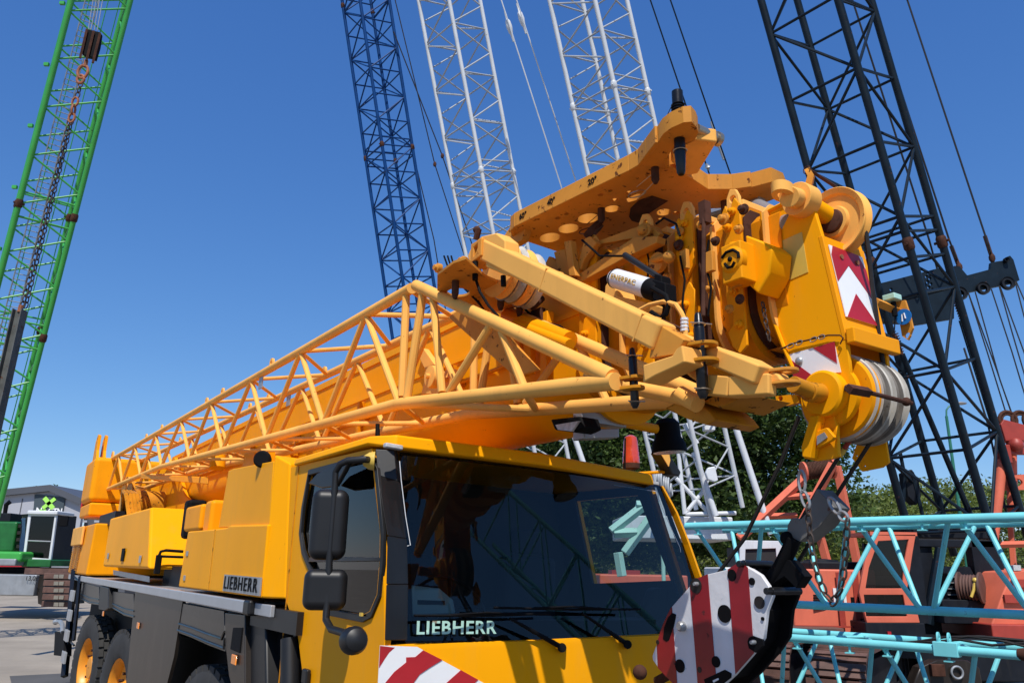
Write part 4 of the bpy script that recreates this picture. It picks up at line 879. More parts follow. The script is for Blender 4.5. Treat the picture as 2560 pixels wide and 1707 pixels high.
# lower forks with pins
fk = B(); fk.prism(PP([(1608, 912), (1690, 885), (1700, 900), (1640, 935), (1606, 958)], x=.26), (.09, 0, 0)); fk.prism(PP([(1690, 872), (1705, 862), (1712, 905), (1698, 912), (1640, 938), (1610, 955), (1606, 912), (1680, 888)], x=.25), (.10, 0, 0))
fork = fk.build('lower_fork', 'jib', MC, bevel=.008)
def forkplates(c, L_, wd, zs, name, mt, tilt=0):
    for dz_ in zs:
        b_ = B(); d = V((.42, -.9, tilt)).normalized(); s = V((.9, .42, 0)).normalized()
        pts = []
        for i in range(9):
            a = -pi / 2 + pi * i / 8; pts.append(c + V((0, 0, dz_)) + d * (L_ + wd * cos(a)) + s * wd * sin(a))
        pts += [c + V((0, 0, dz_)) - d * L_ * .7 + s * wd * .8, c + V((0, 0, dz_)) - d * L_ * .7 - s * wd * .8]
        b_.plate(pts, [circ(c + V((0, 0, dz_)) + d * L_ * .9, d, s, wd * .4, 12)], (0, 0, .013)); b_.build(name, mt, fork, bevel=.003)
def pin(px, y0, y1, x, r, parent=None, tip=True):
    a, c = P(px[0], y0, x=x), P(px[1], y1, x=x); t = (a - c).normalized(); L = (a - c).length
    pn = B(); pn.lathe(c, t, [(r * .55, 0), (r, L * .06), (r, L * .55), (r, L * .80), (r * .92, L * .82), (r * .62, L * .98), (r * .4, L)], 20)
    pn = pn.build('locking_pin', 'pin', MC)
    w_ = B(); 
    for f_ in (.10, .86):
        m_ = c + t * L * f_; w_.tube([m_ + V((-r * 2, 0, 0)), m_ + V((r * 2.2, -r, .004))], .0028, 5); w_.tube(circ(m_, X, Y, r * 1.15, 12), .0025, 5, closed=True)
    w_.build('spring_clip', 'wire', pn); return pn
p2 = P(1750, 900, x=.35); p1 = P(1583, 950, x=.33)
forkplates(P(1735, 900, x=.33), .045, .045, (.045, -.015), 'fork_plate', 'darkyel')
forkplates(P(1570, 958, x=.30), .035, .032, (.012, -.028), 'fork_plate', 'darkyel')
pin((1745, 1758), 782, 996, .36, .021); pin((1580, 1588), 870, 1020, .33, .017)
# right hand fork towards the head
bm_ = B(); beam([P(1700, 855, x=.42), P(1905, 938, x=.42)], .035, .035, bm_); bm_.build('fork_beam_upper', 'jib', MC, bevel=.01)
bm_ = B(); bm_.prism(PP([(1768, 860), (1880, 896), (1945, 935), (1955, 952), (1905, 960), (1860, 985), (1838, 980), (1850, 940), (1800, 905), (1770, 905)], x=.45), (.06, 0, 0)); bm_.build('fork_gusset', 'jib', MC, bevel=.008)
bm_ = B(); beam([P(1760, 962, x=.42), P(1832, 968, x=.42), P(1930, 962, x=.45)], .03, .037, bm_); lowb = bm_.build('fork_beam_lower', 'jib', MC, bevel=.008)
for dz_, pxx in ((0, (1926, 935)), (1, (1930, 966))):
    c_ = P(*pxx, x=.47); d = V((.45, -.9, 0)).normalized(); s = V((.9, .45, 0)).normalized(); b_ = B(); pts = []
    for i in range(9):
        a = -pi / 2 + pi * i / 8; pts.append(c_ + d * (.055 + .04 * cos(a)) + s * .04 * sin(a))
    pts += [c_ - d * .05 + s * .032, c_ - d * .05 - s * .032]
    b_.plate(pts, [circ(c_ + d * .055, d, s, .016, 12)], (0, 0, .012)); b_.build('fork_plate', 'jibrust', lowb, bevel=.003)
B().prism(PP([(1740, 1000), (1775, 1030), (1790, 1050), (1765, 1062), (1720, 1048), (1660, 1020), (1700, 1000), (1800, 985), (1870, 985), (1800, 1020)], x=.5), (.25, 0, 0)).build('under_plate', 'darkyel', MC, bevel=.006)
q = B(); q.tube(PP([(1470, 940), (1560, 965), (1735, 1000)], x=.5), .030, 12); q.tube(PP([(1700, 985), (1722, 998), (1745, 1010)], x=.45), .034, 12); q.build('far_jib_tube', 'jib', jib)
# hub block between arm and perforated plate
hb_ = B(); hb_.prism(PP([(1205, 590), (1240, 582), (1262, 600), (1262, 640), (1290, 660), (1268, 690), (1215, 668), (1210, 640), (1178, 668), (1168, 640), (1180, 612)], x=.26), (.09, 0, 0)); hb_ = hb_.build('arm_hinge_block', 'jib', MC, bevel=.008)
q = B(); q.box(*( -.0, 0, 0, 0, 0, 0)) if 0 else None
c_ = P(1188, 625, x=.24); q.plate([c_ + V((0, .05, -.06)), c_ + V((0, -.06, -.05)), c_ + V((0, -.06, .05)), c_ + V((0, .05, .05))], [[c_ + V((0, .02, -.03)), c_ + V((0, -.02, -.02)), c_ + V((0, -.02, .03)), c_ + V((0, .02, .02))]], (.05, 0, 0)); q.build('open_bracket', 'jibrust', hb_, bevel=.006)
q = B(); q.tube(PP([(1190, 600), (1197, 572)], x=.3), .018, 8); q.ball(P(1192, 575, x=.3), .022); q.build('end_knob', 'rust', hb_)
q = B(); q.tube(PP([(1190, 665), (1190, 700), (1200, 730), (1222, 765), (1245, 790)], x=.27), .008, 6); q.tube(PP([(1188, 655), (1188, 700)], x=.25), .016, 8); q.tube(PP([(1258, 690), (1259, 715)], x=.29), .014, 8); q.build('sensor_cable', 'matblack', hb_)
# perforated offset plate above the boom
PZ = 4.14
def pz(*pts): return [P(a, b_, z=PZ) for a, b_ in pts]
def hole_(cx_, cy_, rx, ry, n=18):   # ellipse in picture -> closed loop on the plate
    return [P(cx_ + rx * cos(2 * pi * i / n), cy_ + ry * sin(2 * pi * i / n), z=PZ) for i in range(n)]
def zz(a, b_): return (1100 + a / 2.94, 250 + b_ / 2.94)
outl = [(548, 1010), (530, 960), (560, 930), (1400, 520), (1470, 480), (1530, 400), (1600, 310), (1640, 250), (1700, 205), (1790, 165), (1850, 160), (1885, 200), (1900, 240), (1870, 300), (1800, 330), (1720, 345), (1665, 430), (1668, 490), (1840, 580), (1960, 660), (2150, 660), (2290, 640), (2440, 600), (2530, 640), (2550, 690), (2480, 720), (2350, 770), (2150, 790), (1980, 800), (1780, 900), (1560, 1000), (1250, 1150), (1150, 1180), (1000, 1160), (850, 1110), (700, 1060)]
outp = [P(*zz(a, b_), z=PZ) for a, b_ in outl]
hl_ = []
for (a, b_, rx, ry) in ((808, 1012, 78, 34), (945, 945, 78, 33), (1090, 870, 80, 35), (1265, 800, 58, 24), (1287, 738, 30, 15), (1393, 683, 30, 15), (1182, 700, 22, 12), (1255, 668, 18, 10), (930, 840, 18, 10), (868, 870, 22, 11), (1645, 825, 55, 24), (1735, 832, 30, 13), (1622, 880, 30, 13), (1695, 918, 22, 10), (1510, 888, 48, 18)):
    hl_.append([P(*zz(a + rx * cos(2 * pi * i / 18), b_ + ry * sin(2 * pi * i / 18) - (rx * cos(2 * pi * i / 18)) * .10), z=PZ) for i in range(18)])
hl_.append([P(*zz(a, b_), z=PZ) for a, b_ in ((1358, 735), (1400, 712), (1450, 690), (1485, 692), (1480, 715), (1440, 738), (1390, 750), (1362, 750))])
hl_.append([P(*zz(a, b_), z=PZ) for a, b_ in ((2430, 650), (2460, 640), (2490, 645), (2490, 660), (2460, 668), (2435, 665))])
q = B(); q.plate(outp, hl_, (0, 0, .08)); pf = q.build('perforated_plate', 'jibrust', MC, ang=30)
# rim walls of the plate (front edge band)
fe = B(); e1 = [P(*zz(a, b_), z=PZ) for a, b_ in ((548, 1010), (530, 960), (560, 930), (1400, 520), (1470, 480), (1530, 400), (1600, 310))]
for a, c in zip(e1, e1[1:]):
    d = (c - a).normalized(); n_ = d.cross(Z) * .012; fe.hexa([a - n_ - Z * .004, c - n_ - Z * .004, c + n_ - Z * .004, a + n_ - Z * .004, a - n_ + Z * .085, c - n_ + Z * .085, c + n_ + Z * .085, a + n_ + Z * .085])
e2 = [P(*zz(a, b_), z=PZ) for a, b_ in ((1665, 430), (1668, 490), (1840, 580), (1960, 660), (2150, 660), (2290, 640))]
for a, c in zip(e2, e2[1:]):
    d = (c - a).normalized(); n_ = d.cross(Z) * .012; fe.hexa([a - n_ - Z * .004, c - n_ - Z * .004, c + n_ - Z * .004, a + n_ - Z * .004, a - n_ + Z * .085, c - n_ + Z * .085, c + n_ + Z * .085, a + n_ + Z * .085])
fe.build('plate_edge_band', 'jibrust', pf, bevel=.004)
ea, eb = e1[2], e1[3]; dirE = (ea - eb).normalized()
rgt = (eb - ea).normalized(); nrm = rgt.cross(Z)
for (s_, f_) in (('60°', .05), ('40°', .32), ('20°', .68), ('0°', 1.06)):
    o_ = ea + (eb - ea) * f_ + Z * .022 - (nrm if nrm.dot(V((-1, 0, 0))) < 0 else -nrm) * 0
    out__ = nrm if nrm.x < 0 else -nrm
    if f_ > 1: o_ = e1[4].lerp(e1[5], .1) + Z * .022
    text('degree_mark', s_, o_ + out__ * .0145, rgt, Z, .036, 'matblack', pf, bold=.02, depth=.002)
sc_ = B(); sc_.prism([P(*zz(a, b_), z=PZ - .004) for a, b_ in ((1390, 860), (1400, 800), (1460, 740), (1560, 708), (1675, 745), (1590, 800), (1500, 860), (1460, 905), (1410, 890))], (0, 0, .003)); sc_.build('recess', 'rust', pf)
# pins through the plate
def vpin(zx, r, z0, z1, m='pin'):
    p = P(*zz(*zx), z=PZ); b_ = B(); b_.lathe((p.x, p.y, z0), Z, [(r * .5, 0), (r * .75, .012), (r, (z1 - z0) * .25), (r, z1 - z0)], 18); return b_.build('hanging_pin', m, pf), p
q, p = vpin((1760, 290), .026, PZ - .18, PZ + .25); 
w_ = B(); w_.tube(circ((p.x, p.y, PZ - .06), X, Y, .030, 16), .003, 6, closed=True); w_.build('spring_clip', 'wire', q); w_ = B()
for i in range(3): w_.tube(circ((p.x, p.y, PZ + .15 + i * .014), X, Y, .029, 16), .003, 6, closed=True)
w_.tube([(p.x - .03, p.y, PZ + .18), (p.x - .06, p.y + .02, PZ + .10)], .002, 5); w_.build('spring_clip', 'matblack', q)
for zx in ((1580, 500), (1185, 800), (2090, 745)):
    q, p = vpin(zx, .02, PZ - .085, PZ, 'rust')
    ln = B(); d = V((.35, .93, 0)); c_ = V((p.x, p.y, PZ - .05)); ring = c_ + d * (.20 if zx[0] < 1700 else -.0) + V((-.02, .0, 0))
    if zx[0] > 2000: ring = c_ + V((.05, -.06, 0))
    ln.tube(circ(ring, V((.8, -.2, .2)), V((.2, .9, 0)), .045, 20), .0032, 6, closed=True); ln.tube([ring + V((.0, .0, .04)), c_ + V((0, 0, .03))], .0022, 5); ln.tube([ring + V((0, 0, -.03)), c_ + V((0, 0, -.02))], .0022, 5)
    ln.build('lynch_pin_ring', 'wire' if zx[0] == 1580 else 'rust', q)
# box end of the plate and cross shaft
e_ = [P(*zz(a, b_), z=PZ) for a, b_ in ((1720, 345), (1880, 290), (2040, 310), (1895, 545), (1810, 560), (1700, 460))]
q = B(); q.prism(e_, (0, 0, .07)); q.build('box_end', 'jib', pf, bevel=.01)
q = B(); q.cyl(P(*zz(1880, 215), z=PZ + .05), P(*zz(2040, 290), z=PZ + .05), .026, 16); q.cyl(P(*zz(2025, 282), z=PZ + .05), P(*zz(2050, 294), z=PZ + .05), .034, 16); q.build('cross_shaft', 'wire', pf)
# strut mechanism beneath the plate
def zp(a, b_, x): return P(*zz(a, b_), x=x)
q = B()
q.prism([zp(a, b_, .86) for a, b_ in ((1000, 1180), (1040, 1080), (1180, 1030), (1480, 920), (1560, 940), (1620, 980), (1590, 1020), (1400, 1020), (1180, 1060), (1030, 1200))], (.03, 0, 0))
q.prism([zp(a, b_, .80) for a, b_ in ((1000, 1290), (1420, 1010), (1600, 1000), (1590, 1050), (1380, 1150), (1010, 1350))], (.06, 0, 0))
q.prism([zp(a, b_, .80) for a, b_ in ((1010, 1230), (1060, 1020), (1100, 1000), (1150, 1050), (1060, 1170), (1030, 1250))], (.04, 0, 0))
q.prism([zp(a, b_, .76) for a, b_ in ((910, 1040), (960, 1030), (985, 1240), (1000, 1290), (950, 1290))], (.04, 0, 0))
q.build('offset_strut', 'jibrust', MC, bevel=.005)
q = B(); q.cyl(zp(1500, 955, .82), zp(1590, 985, .95), .035, 18); q.ball(zp(1490, 955, .82), .03); q.build('strut_roller', 'jibrust', MC)
q = B(); q.lathe(zp(1110, 940, .9), (.6, -.3, -.7), [(.06, 0), (.06, .04)], 24); q.build('strut_bush', 'rust', MC)
q = B(); q.prism(PP([(1258, 592), (1282, 556), (1320, 546), (1304, 600), (1268, 622)], x=.66), (.05, 0, 0)); q.prism(PP([(1240, 604), (1262, 590), (1275, 640), (1300, 700), (1270, 705), (1245, 660)], x=.70), (.04, 0, 0)); q.build('plate_link', 'jibrust', MC, bevel=.005)
q = B(); q.prism(PP([(1330, 720), (1352, 680), (1372, 640), (1400, 660), (1420, 700), (1440, 690), (1446, 720), (1400, 740)], x=.84), (.04, 0, 0)); q.prism(PP([(1384, 630), (1410, 622), (1432, 700), (1436, 745), (1412, 748)], x=.80), (.03, 0, 0)); q.build('pulley_cheek', 'jibrust', MC, bevel=.005)
q = B(); c_ = P(1395, 700, x=.78); q.tube([c_ + V((i * .001, .035 * cos(i * .7), .035 * sin(i * .7))) for i in range(70)], .006, 5); q.build('return_spring', 'rust', MC)
q = B(); q.box(.79, .84, P(1395, 690, x=.8).y - .09, P(1395, 690, x=.8).y + .06, 3.76, 3.80); q.build('type_plate', 'rust', MC)
# guide pulleys under the plate's left end
for i, xx in enumerate((.44, .51, .58, .65)):
    c_ = P(1295, 680, x=.55); q = B(); R3 = .16
    q.lathe((xx, c_.y + .02 * i, c_.z - .01), X, [(.05, -.025), (R3 * .8, -.02), (R3, -.026), (R3 - .02, 0), (R3, .026), (R3 * .8, .02), (.05, .025)], 40); q.build('jib_pulley', 'sheave' if i % 2 else 'jib', MC, ang=25)
q = B(); q.prism([zz_ for zz_ in [zp(a, b_, .45) for a, b_ in ((0, 1280), (190, 1170), (330, 1240), (440, 1310), (760, 1420), (700, 1480), (300, 1500), (0, 1330))]], (.25, 0, 0)) if 0 else None
lo_ = B(); lz = 3.68; lp = [P(*zz(a, b_), z=3.72) for a, b_ in ((-20, 1290), (100, 1200), (190, 1170), (330, 1300), (560, 1400), (740, 1440), (700, 1500), (380, 1560), (150, 1480), (-20, 1400))]
lo_.plate(lp, [[P(*zz(135 + 85 * cos(t), 1415 + 32 * sin(t)), z=3.72) for t in [2 * pi * i / 16 for i in range(16)]]], (0, 0, .014)); lo_.build('lower_perforated_plate', 'jibrust', MC)
for zx in ((115, 1330), (448, 1420), (585, 1470)):
    p = P(*zz(*zx), z=3.72); q = B(); q.lathe((p.x, p.y, 3.62), Z, [(.012, 0), (.02, .03), (.02, .1)], 14); q.build('hanging_pin', 'rust', MC)
# front wall plates of the boom block, hidden recess
q = B(); q.box(.80, .83, .05, .13, 3.30, 3.80); q.box(.80, .84, -.06, .02, 3.32, 3.72); q.box(.80, .85, -.22, -.15, 3.25, 3.66); q.build('flange_strip', 'yel', MC, bevel=.006)
q = B(); q.cyl(P(1268, 790, x=.72), P(1425, 850, x=.66), .045, 16); q.cyl(P(1290, 810, x=.66), P(1425, 862, x=.62), .03, 14); q.build('support_tube', 'yel', MC)
q = B(); q.cyl(P(1630, 652, x=.86), P(1672, 640, x=.78), .016, 12); q.ball(P(1672, 643, x=.78), .03); q.lathe(P(1640, 655, x=.84), X, [(.05, 0), (.05, .03)], 20); q.build('knobbed_pin', 'jibrust', MC)
q = B(); q.tube([P(1760, 510, x=.86), P(1758, 790, x=.78)], .010, 8); q.box(.84, .88, P(1762, 530, x=.86).y - .02, P(1762, 530, x=.86).y + .02, P(1762, 560, x=.86).z, P(1762, 505, x=.86).z); q.build('threaded_rod', 'rust', MC)
# hydraulic hand pump on its cradle
pa, pb = P(1535, 695, x=.62), P(1625, 722, x=.62); ax = (pb - pa).normalized()
q = B(); q.lathe(pa, ax, [(.02, -.008), (.042, 0), (.047, .01), (.047, (pb - pa).length * .98), (.04, (pb - pa).length)], 28); pump = q.build('hand_pump', 'pump', MC)
q = B(); q.lathe(pb, ax, [(.049, -.01), (.05, .04), (.045, .07)], 24); q.obox(pb + ax * .1, ax * .045, V((0, 0, .05)), V((.035, 0, 0))); q.obox(pb + ax * .09 + Z * .05, ax * .025, V((0, 0, .03)), V((.03, 0, 0))); q.build('pump_head', 'matblack', pump, bevel=.006)
q = B(); q.tube([pb + ax * .1 + Z * .06, P(1562, 638, x=.62)], .012, 10, r1=.016); q.build('pump_lever', 'black', pump)
q = B(); q.lathe(pa, ax, [(.0485, .012), (.0485, .02)], 28); q.build('pump_ring', 'matblack', pump)
tr_ = ax; uu = (Z - tr_ * Z.dot(tr_)).normalized(); nn = tr_.cross(uu); nn = nn if nn.x < 0 else -nn
text('lettering', 'ENERPAC', pa + ax * .035 + nn * .0485 - uu * .004, tr_, uu, .024, 'gold', pump, bold=.01, sp=1.1, depth=.002, width=(pb - pa).length * .68)
q = B(); q.prism(PP([(1512, 715), (1530, 690), (1545, 740), (1612, 755), (1608, 775), (1580, 790), (1520, 760), (1510, 740)], x=.66), (.12, 0, 0)); q.build('pump_cradle', 'jib', MC, bevel=.008)
for pts in ([(1600, 775), (1625, 762), (1660, 754), (1690, 762), (1702, 780), (1712, 800), (1714, 840)], [(1630, 720), (1665, 740), (1672, 760), (1665, 785), (1650, 795), (1628, 780)]):
    q = B(); q.tube(PP(pts, x=.56), .011, 8); q.build('hydraulic_hose', 'jib' if pts[0][0] == 1600 else 'matblack', MC)
q = B()
for i in range(4): q.cyl(P(1711, 795 + i * 9, x=.56), P(1711, 801 + i * 9, x=.56), .016, 8)
q.build('hose_fitting', 'pump', MC)
for k_ in range(3):
    q = B(); q.tube(PP([(1110 + k_ * 9, 640), (1128 + k_ * 8, 690 + k_ * 5), (1160 + k_ * 6, 720), (1200 + k_ * 4, 760 + k_ * 6)], x=.42 + .03 * k_), .006, 6); q.build('sensor_cable', 'matblack', jib)
for (a_, b_, r_) in ((1102, 672, .03), (1128, 702, .022), (1165, 655, .03), (1222, 650, .035)):
    c_ = P(a_, b_, x=.42); q = B(); q.lathe(c_, V((-1, 0, 0)), [(r_, 0), (r_, .03), (r_ * .6, .035), (r_ * .6, .05)], 16); q.build('hinge_pin', 'jibrust', MC, bevel=.003)
for yy_ in (1.0, 2.6, 4.2, 5.8):
    q = B(); q.box(BX0 - .05, BX0, yy_, yy_ + .05, 3.3, 3.6); q.box(BX0 - .04, BX0, yy_ - .12, yy_ + .12, 3.42, 3.48); q.build('cable_bracket', 'yelg', MC, bevel=.005)
q = B(); q.tube([(BX0 - .03, 8.5, 3.46), (BX0 - .035, 4, 3.43), (BX0 - .03, .2, 3.46)], .014, 8); q.build('hydraulic_pipe', 'yelg', MC)
q = B(); q.tube([P(944, 1100, x=.35), P(944, 1060, x=.35)], .018, 8, r1=.014); q.build('jib_rest_post', 'matblack', MC)
q = B(); q.obox(P(1783, 464, z=PZ + .10), (.05, .0, 0), (0, .03, 0), (0, 0, .012)); q.build('amber_reflector', 'beacon', MC, bevel=.005)
for (pts, r_, m_) in (([(1300, 760), (1340, 800), (1400, 815), (1450, 860)], .007, 'matblack'), ([(1455, 600), (1500, 640), (1560, 640)], .006, 'matblack'), ([(1655, 800), (1690, 815), (1720, 830)], .006, 'rust'), ([(1640, 560), (1660, 545), (1690, 560), (1700, 590)], .006, 'matblack')):
    q = B(); q.tube(PP(pts, x=.74), r_, 6); q.build('hydraulic_hose', m_, MC)
q = B(); q.cyl(P(1356, 745, x=.80), P(1330, 770, x=.72), .02, 12); q.obox(P(1345, 790, x=.8), (.02, 0, 0), (0, .05, 0), (0, 0, .04)); q.build('valve_block', 'rust', MC, bevel=.005)
# lamps under the boom head
q = B(); q.prism(PP([(1375, 1048), (1450, 1040), (1458, 1068), (1432, 1080), (1385, 1074)], x=.80), (.13, 0, 0)); lm = q.build('work_lamp', 'matblack', MC, bevel=.012, seg=3)
c4 = PP([(1390, 1062), (1448, 1052), (1430, 1078), (1396, 1074)], x=.79); B().prism([p + V((-.004, 0, -.0)) for p in c4], (.02, 0, 0)).build('lamp_glass', 'lens', lm)
q = B(); q.obox(P(1500, 1050, y=-.35), (.16, 0, 0), (0, .04, 0), (0, 0, .03)); q.obox(P(1490, 1086, y=-.35), (.10, -.03, .01), (0, .05, 0), (0, 0, .026)); q.build('lamp_bracket', 'steel', MC, bevel=.006)
q = B(); q.cyl(P(1560, 1056, y=-.3), P(1640, 1072, y=-.3), .028, 18); q.build('lamp_arm', 'yel', MC)
p = P(1668, 1095, y=-.3); q = B(); q.lathe(p + V((0, 0, .085)), (.06, -.02, -1), [(.05, -.03), (.075, 0), (.078, .08), (.10, .12), (.105, .17)], 24); sp_ = q.build('spotlight', 'matblack', MC, bevel=.004)
B().lathe(p + V((0, 0, .085)) + V((.06, -.02, -1)).normalized() * .165, (.06, -.02, -1), [(.095, 0), (.096, .006)], 24).build('lamp_glass', 'lens', sp_)
# beacon
zb_ = P(1575, 1200, y=.5).z; pbn = P(1578, 1160, y=.5)
q = B(); q.cyl((pbn.x, .5, zr + .06), (pbn.x, .5, pbn.z - .02), .035, 16, r1=.05); q.cyl((pbn.x, .5, pbn.z - .03), (pbn.x, .5, pbn.z + .01), .06, 24); bc = q.build('beacon_stem', 'rust', MC)
q = B(); hh_ = P(1578, 1088, y=.5).z - pbn.z
q.lathe((pbn.x, .5, pbn.z), Z, [(.058, 0), (.062, .01), (.060, .02), (.060, .05), (.057, .055), (.057, .085), (.054, .09), (.050, hh_ * .78), (.042, hh_ * .93), (.02, hh_)], 28); q.build('beacon_dome', 'beacon', bc)
q = B(); q.tube([P(1563, 1095, y=.45), P(1562, 1180, y=.45)], .006, 6); q.build('aerial', 'matblack', MC)
# right hand mirror stalk
q = B(); q.tube([P(1585, 1184, y=.3), P(1690, 1177, y=.25)], .011, 8); q.build('right_mirror_stalk', 'yel', MC)
q = B(); q.prism(PP([(1648, 1128), (1672, 1128), (1685, 1150), (1705, 1180), (1700, 1190), (1680, 1185), (1668, 1160)], y=.2), (.0, .10, 0)); rm_ = q.build('right_front_mirror', 'black', MC, bevel=.015, seg=3)
q = B(); q.prism(PP([(1649, 1128), (1672, 1128), (1676, 1150), (1672, 1166)], y=.192), (0, .006, 0)); q.build('mirror_face', 'jib', rm_)
# ================================================================ hook block tied back to the bumper
def ht(a, b_): return (1600 + a / 4.796, 1380 + b_ / 4.796)
HBX = 1.08
def hp3(a, b_, e=0): px, py = ht(a, b_); return P(px, py, x=HBX - e)
def clip(poly, p, q_):   # keep the part of the polygon to the left of p->q (picture coordinates, y down)
    out = []; f_ = lambda t: (q_[0] - p[0]) * (t[1] - p[1]) - (q_[1] - p[1]) * (t[0] - p[0])
    for i, c in enumerate(poly):
        n_ = poly[(i + 1) % len(poly)]; fc, fn = f_(c), f_(n_)
        if fc <= 0: out.append(c)
        if (fc < 0 < fn) or (fn < 0 < fc):
            t = fc / (fc - fn); out.append((c[0] + (n_[0] - c[0]) * t, c[1] + (n_[1] - c[1]) * t))
    return out
HB = thing('hook_block', 'red and white striped hook block tied down in front of the yellow crane cab', 'hook block', TO)
HB.rotation_euler = (0, 0, YAW); HB['_local'] = 1
hout = [(145, 1240), (200, 1090), (240, 960), (280, 850), (330, 740), (380, 650), (590, 410), (640, 330), (800, 265), (1050, 205), (1190, 115), (1290, 180), (1340, 200), (1450, 270), (1540, 400), (1590, 520), (1520, 700), (1500, 860), (1480, 1030), (1360, 1210), (1290, 1290), (1130, 1470), (1000, 1590), (900, 1700), (620, 1760), (420, 1600), (220, 1390), (150, 1290)]
cp = B().prism([hp3(*t) for t in hout], (.022, 0, 0)).build('cheek_plate', 'blockwhite', HB, bevel=.005, seg=3)
st_ = B()
def band(l0, l1, r0, r1):
    pl_ = clip(clip(hout, l0, l1), r1, r0) if True else hout
    return pl_
lines = [((195, 1000), (218, 1500)), ((375, 600), (450, 1700)), ((588, 300), (700, 1700)), ((803, 200), (925, 1700)), ((1048, 150), (1160, 1700)), ((1283, 100), (1385, 1500))]
for i in (0, 2, 4):
    a, b_ = lines[i], lines[i + 1]
    poly = clip(clip(hout, (a[0]), (a[1])), (b_[1]), (b_[0]))
    if len(poly) > 2: B().prism([hp3(*t, e=.0035) for t in poly], (.003, 0, 0)).build('red_stripe', 'blockred', cp)
for (a, b_, r, m_, d_) in ((1108, 275, 60, 'matblack', .004), (1345, 348, 37, 'matblack', .004), (1437, 600, 60, 'rope', .006), (1018, 735, 88, 'matblack', .005), (483, 1360, 68, 'matblack', .005), (915, 1310, 55, 'matblack', .005), (680, 400, 80, 'rope', .006), (720, 1405, 30, 'rope', .005), (220, 1075, 24, 'rope', .006), (1475, 795, 18, 'matblack', .005)):
    c = hp3(a, b_); rr = r / 4.796 / F * 3.45 * 1.15
    B().lathe(c, X, [(rr, -d_), (rr, .002)], 26).build('plate_hole', m_, cp)
for (a, b_, r) in ((518, 885, 52), (700, 380, 24), (1385, 1075, 24)):
    c = hp3(a, b_); rr = r / 4.796 / F * 3.45 * 1.15
    B().lathe(c, X, [(rr * .7, -.03), (rr, -.022), (rr, .0)], 20).build('pin_head', 'steel', HB)
for poly in ([(425, 745), (380, 725), (330, 780), (285, 900), (270, 1040), (310, 1070), (345, 1055), (385, 930), (405, 850)], [(1350, 1000), (1475, 1045), (1480, 1120), (1385, 1205), (1300, 1150), (1282, 1070), (1300, 1020)], [(760, 1520), (1010, 1405), (1090, 1450), (1085, 1500), (960, 1600), (800, 1640)]):
    B().prism([hp3(*t, e=.006) for t in poly], (.01, 0, 0)).build('recess_plate', 'matblack', cp, bevel=.003)
B().prism([hp3(*t, e=.010) for t in [(870, 1535), (935, 1505), (940, 1525), (880, 1560)]], (.006, 0, 0)).build('small_sticker', 'white', cp)
body = [(a + 0, b_) for a, b_ in hout]
for k_, xx in enumerate((.045, .09, .135)):
    q = B(); c = hp3(850, 850); q.lathe((HBX + xx, c.y, c.z), X, [(.05, -.018), (.155, -.018), (.165, -.012), (.15, 0), (.165, .012), (.155, .018), (.05, .018)], 36); q.build('block_sheave', 'rope', HB)
B().prism([hp3(*t) + V((.165, 0, 0)) for t in hout], (.022, 0, 0)).build('far_cheek_plate', 'matblack', HB, bevel=.004)
B().prism([hp3(*t) + V((.023, 0, 0)) for t in [(1000, 320), (1250, 320), (1400, 700), (1330, 1050), (1000, 1500), (700, 1600), (350, 1200), (600, 600)]], (.14, 0, 0)).build('block_core', 'matblack', HB)
for (a, c) in (((1235, 140), (1400, 45)), ((1565, 465), (1850, 330))):
    p = hp3(*a); q = B(); q.cyl(p, p + V((.19, 0, 0)), .017, 16); q.cyl(p + V((-.03, 0, 0)), p, .014, 16); q.build('spacer_tube', 'pin', HB, bevel=.002)
q = B(); q.prism(PP([(1905, 1480), (1960, 1440), (1990, 1470), (2010, 1440), (1975, 1400), (1945, 1395), (1925, 1420)], x=1.14), (.06, 0, 0)); q.tube(PP([(1915, 1470), (1950, 1420), (1975, 1370), (1985, 1345)], x=1.16), .032, 12); q.ball(P(1968, 1345, x=1.16), .03); q.ball(P(1975, 1368, x=1.16), .032); q.build('rope_socket', 'matblack', HB, bevel=.003)
q = B(); q.tube([hp3(240, 1440) + V((.1, 0, 0)), hp3(130, 1500) + V((.1, 0, 0)), hp3(20, 1560) + V((.1, 0, 0))], .022, 10); q.ball(hp3(85, 1450) + V((.0, .05, .0)), .035); q.build('hook', 'rust', HB)
# ropes from the head to the block
for i, (pts, x_) in enumerate(((((2130, 1088), (2045, 1225), (1960, 1375), (1900, 1470)), 1.22), (((2192, 1080), (2080, 1255), (2010, 1380), (1955, 1470)), 1.30), (((1998, 1040), (1950, 1160), (1862, 1345), (1790, 1440)), 1.12))):
    rp_ = B().tube([P(*t, x=x_) for t in pts], .0085, 8).build('hoist_rope', 'rope', HB)
    if i == 0:
        a, c = P(2128, 1095, x=x_), P(2112, 1120, x=x_); B().tube([a, c], .0105, 10).build('rope_tape', 'dred', rp_)
        a, c = P(2112, 1122, x=x_), P(2100, 1140, x=x_); B().tube([a, c], .0105, 10).build('rope_tape', 'plate_y', rp_)
WT = thing('limit_switch_weight', 'worn grey steel limit switch weight on the ropes above the striped hook block', 'weight', TO); WT.rotation_euler = (0, 0, YAW); WT['_local'] = 1
wpx = [(2041, 1221), (2075, 1255), (2086, 1268), (2050, 1315), (2000, 1354), (1980, 1345), (1967, 1329), (1968, 1313), (1978, 1294), (2000, 1298), (2022, 1276), (2024, 1256)]
M['weight'] = mat('worn_grey_weight', (.13, .125, .115), .5, metal=.1, var=.2, rust=.35, dirt=.5, scale=6)
B().prism(PP(wpx, x=1.16), (.11, 0, 0)).build('weight_body', 'weight', WT, bevel=.004, seg=2)
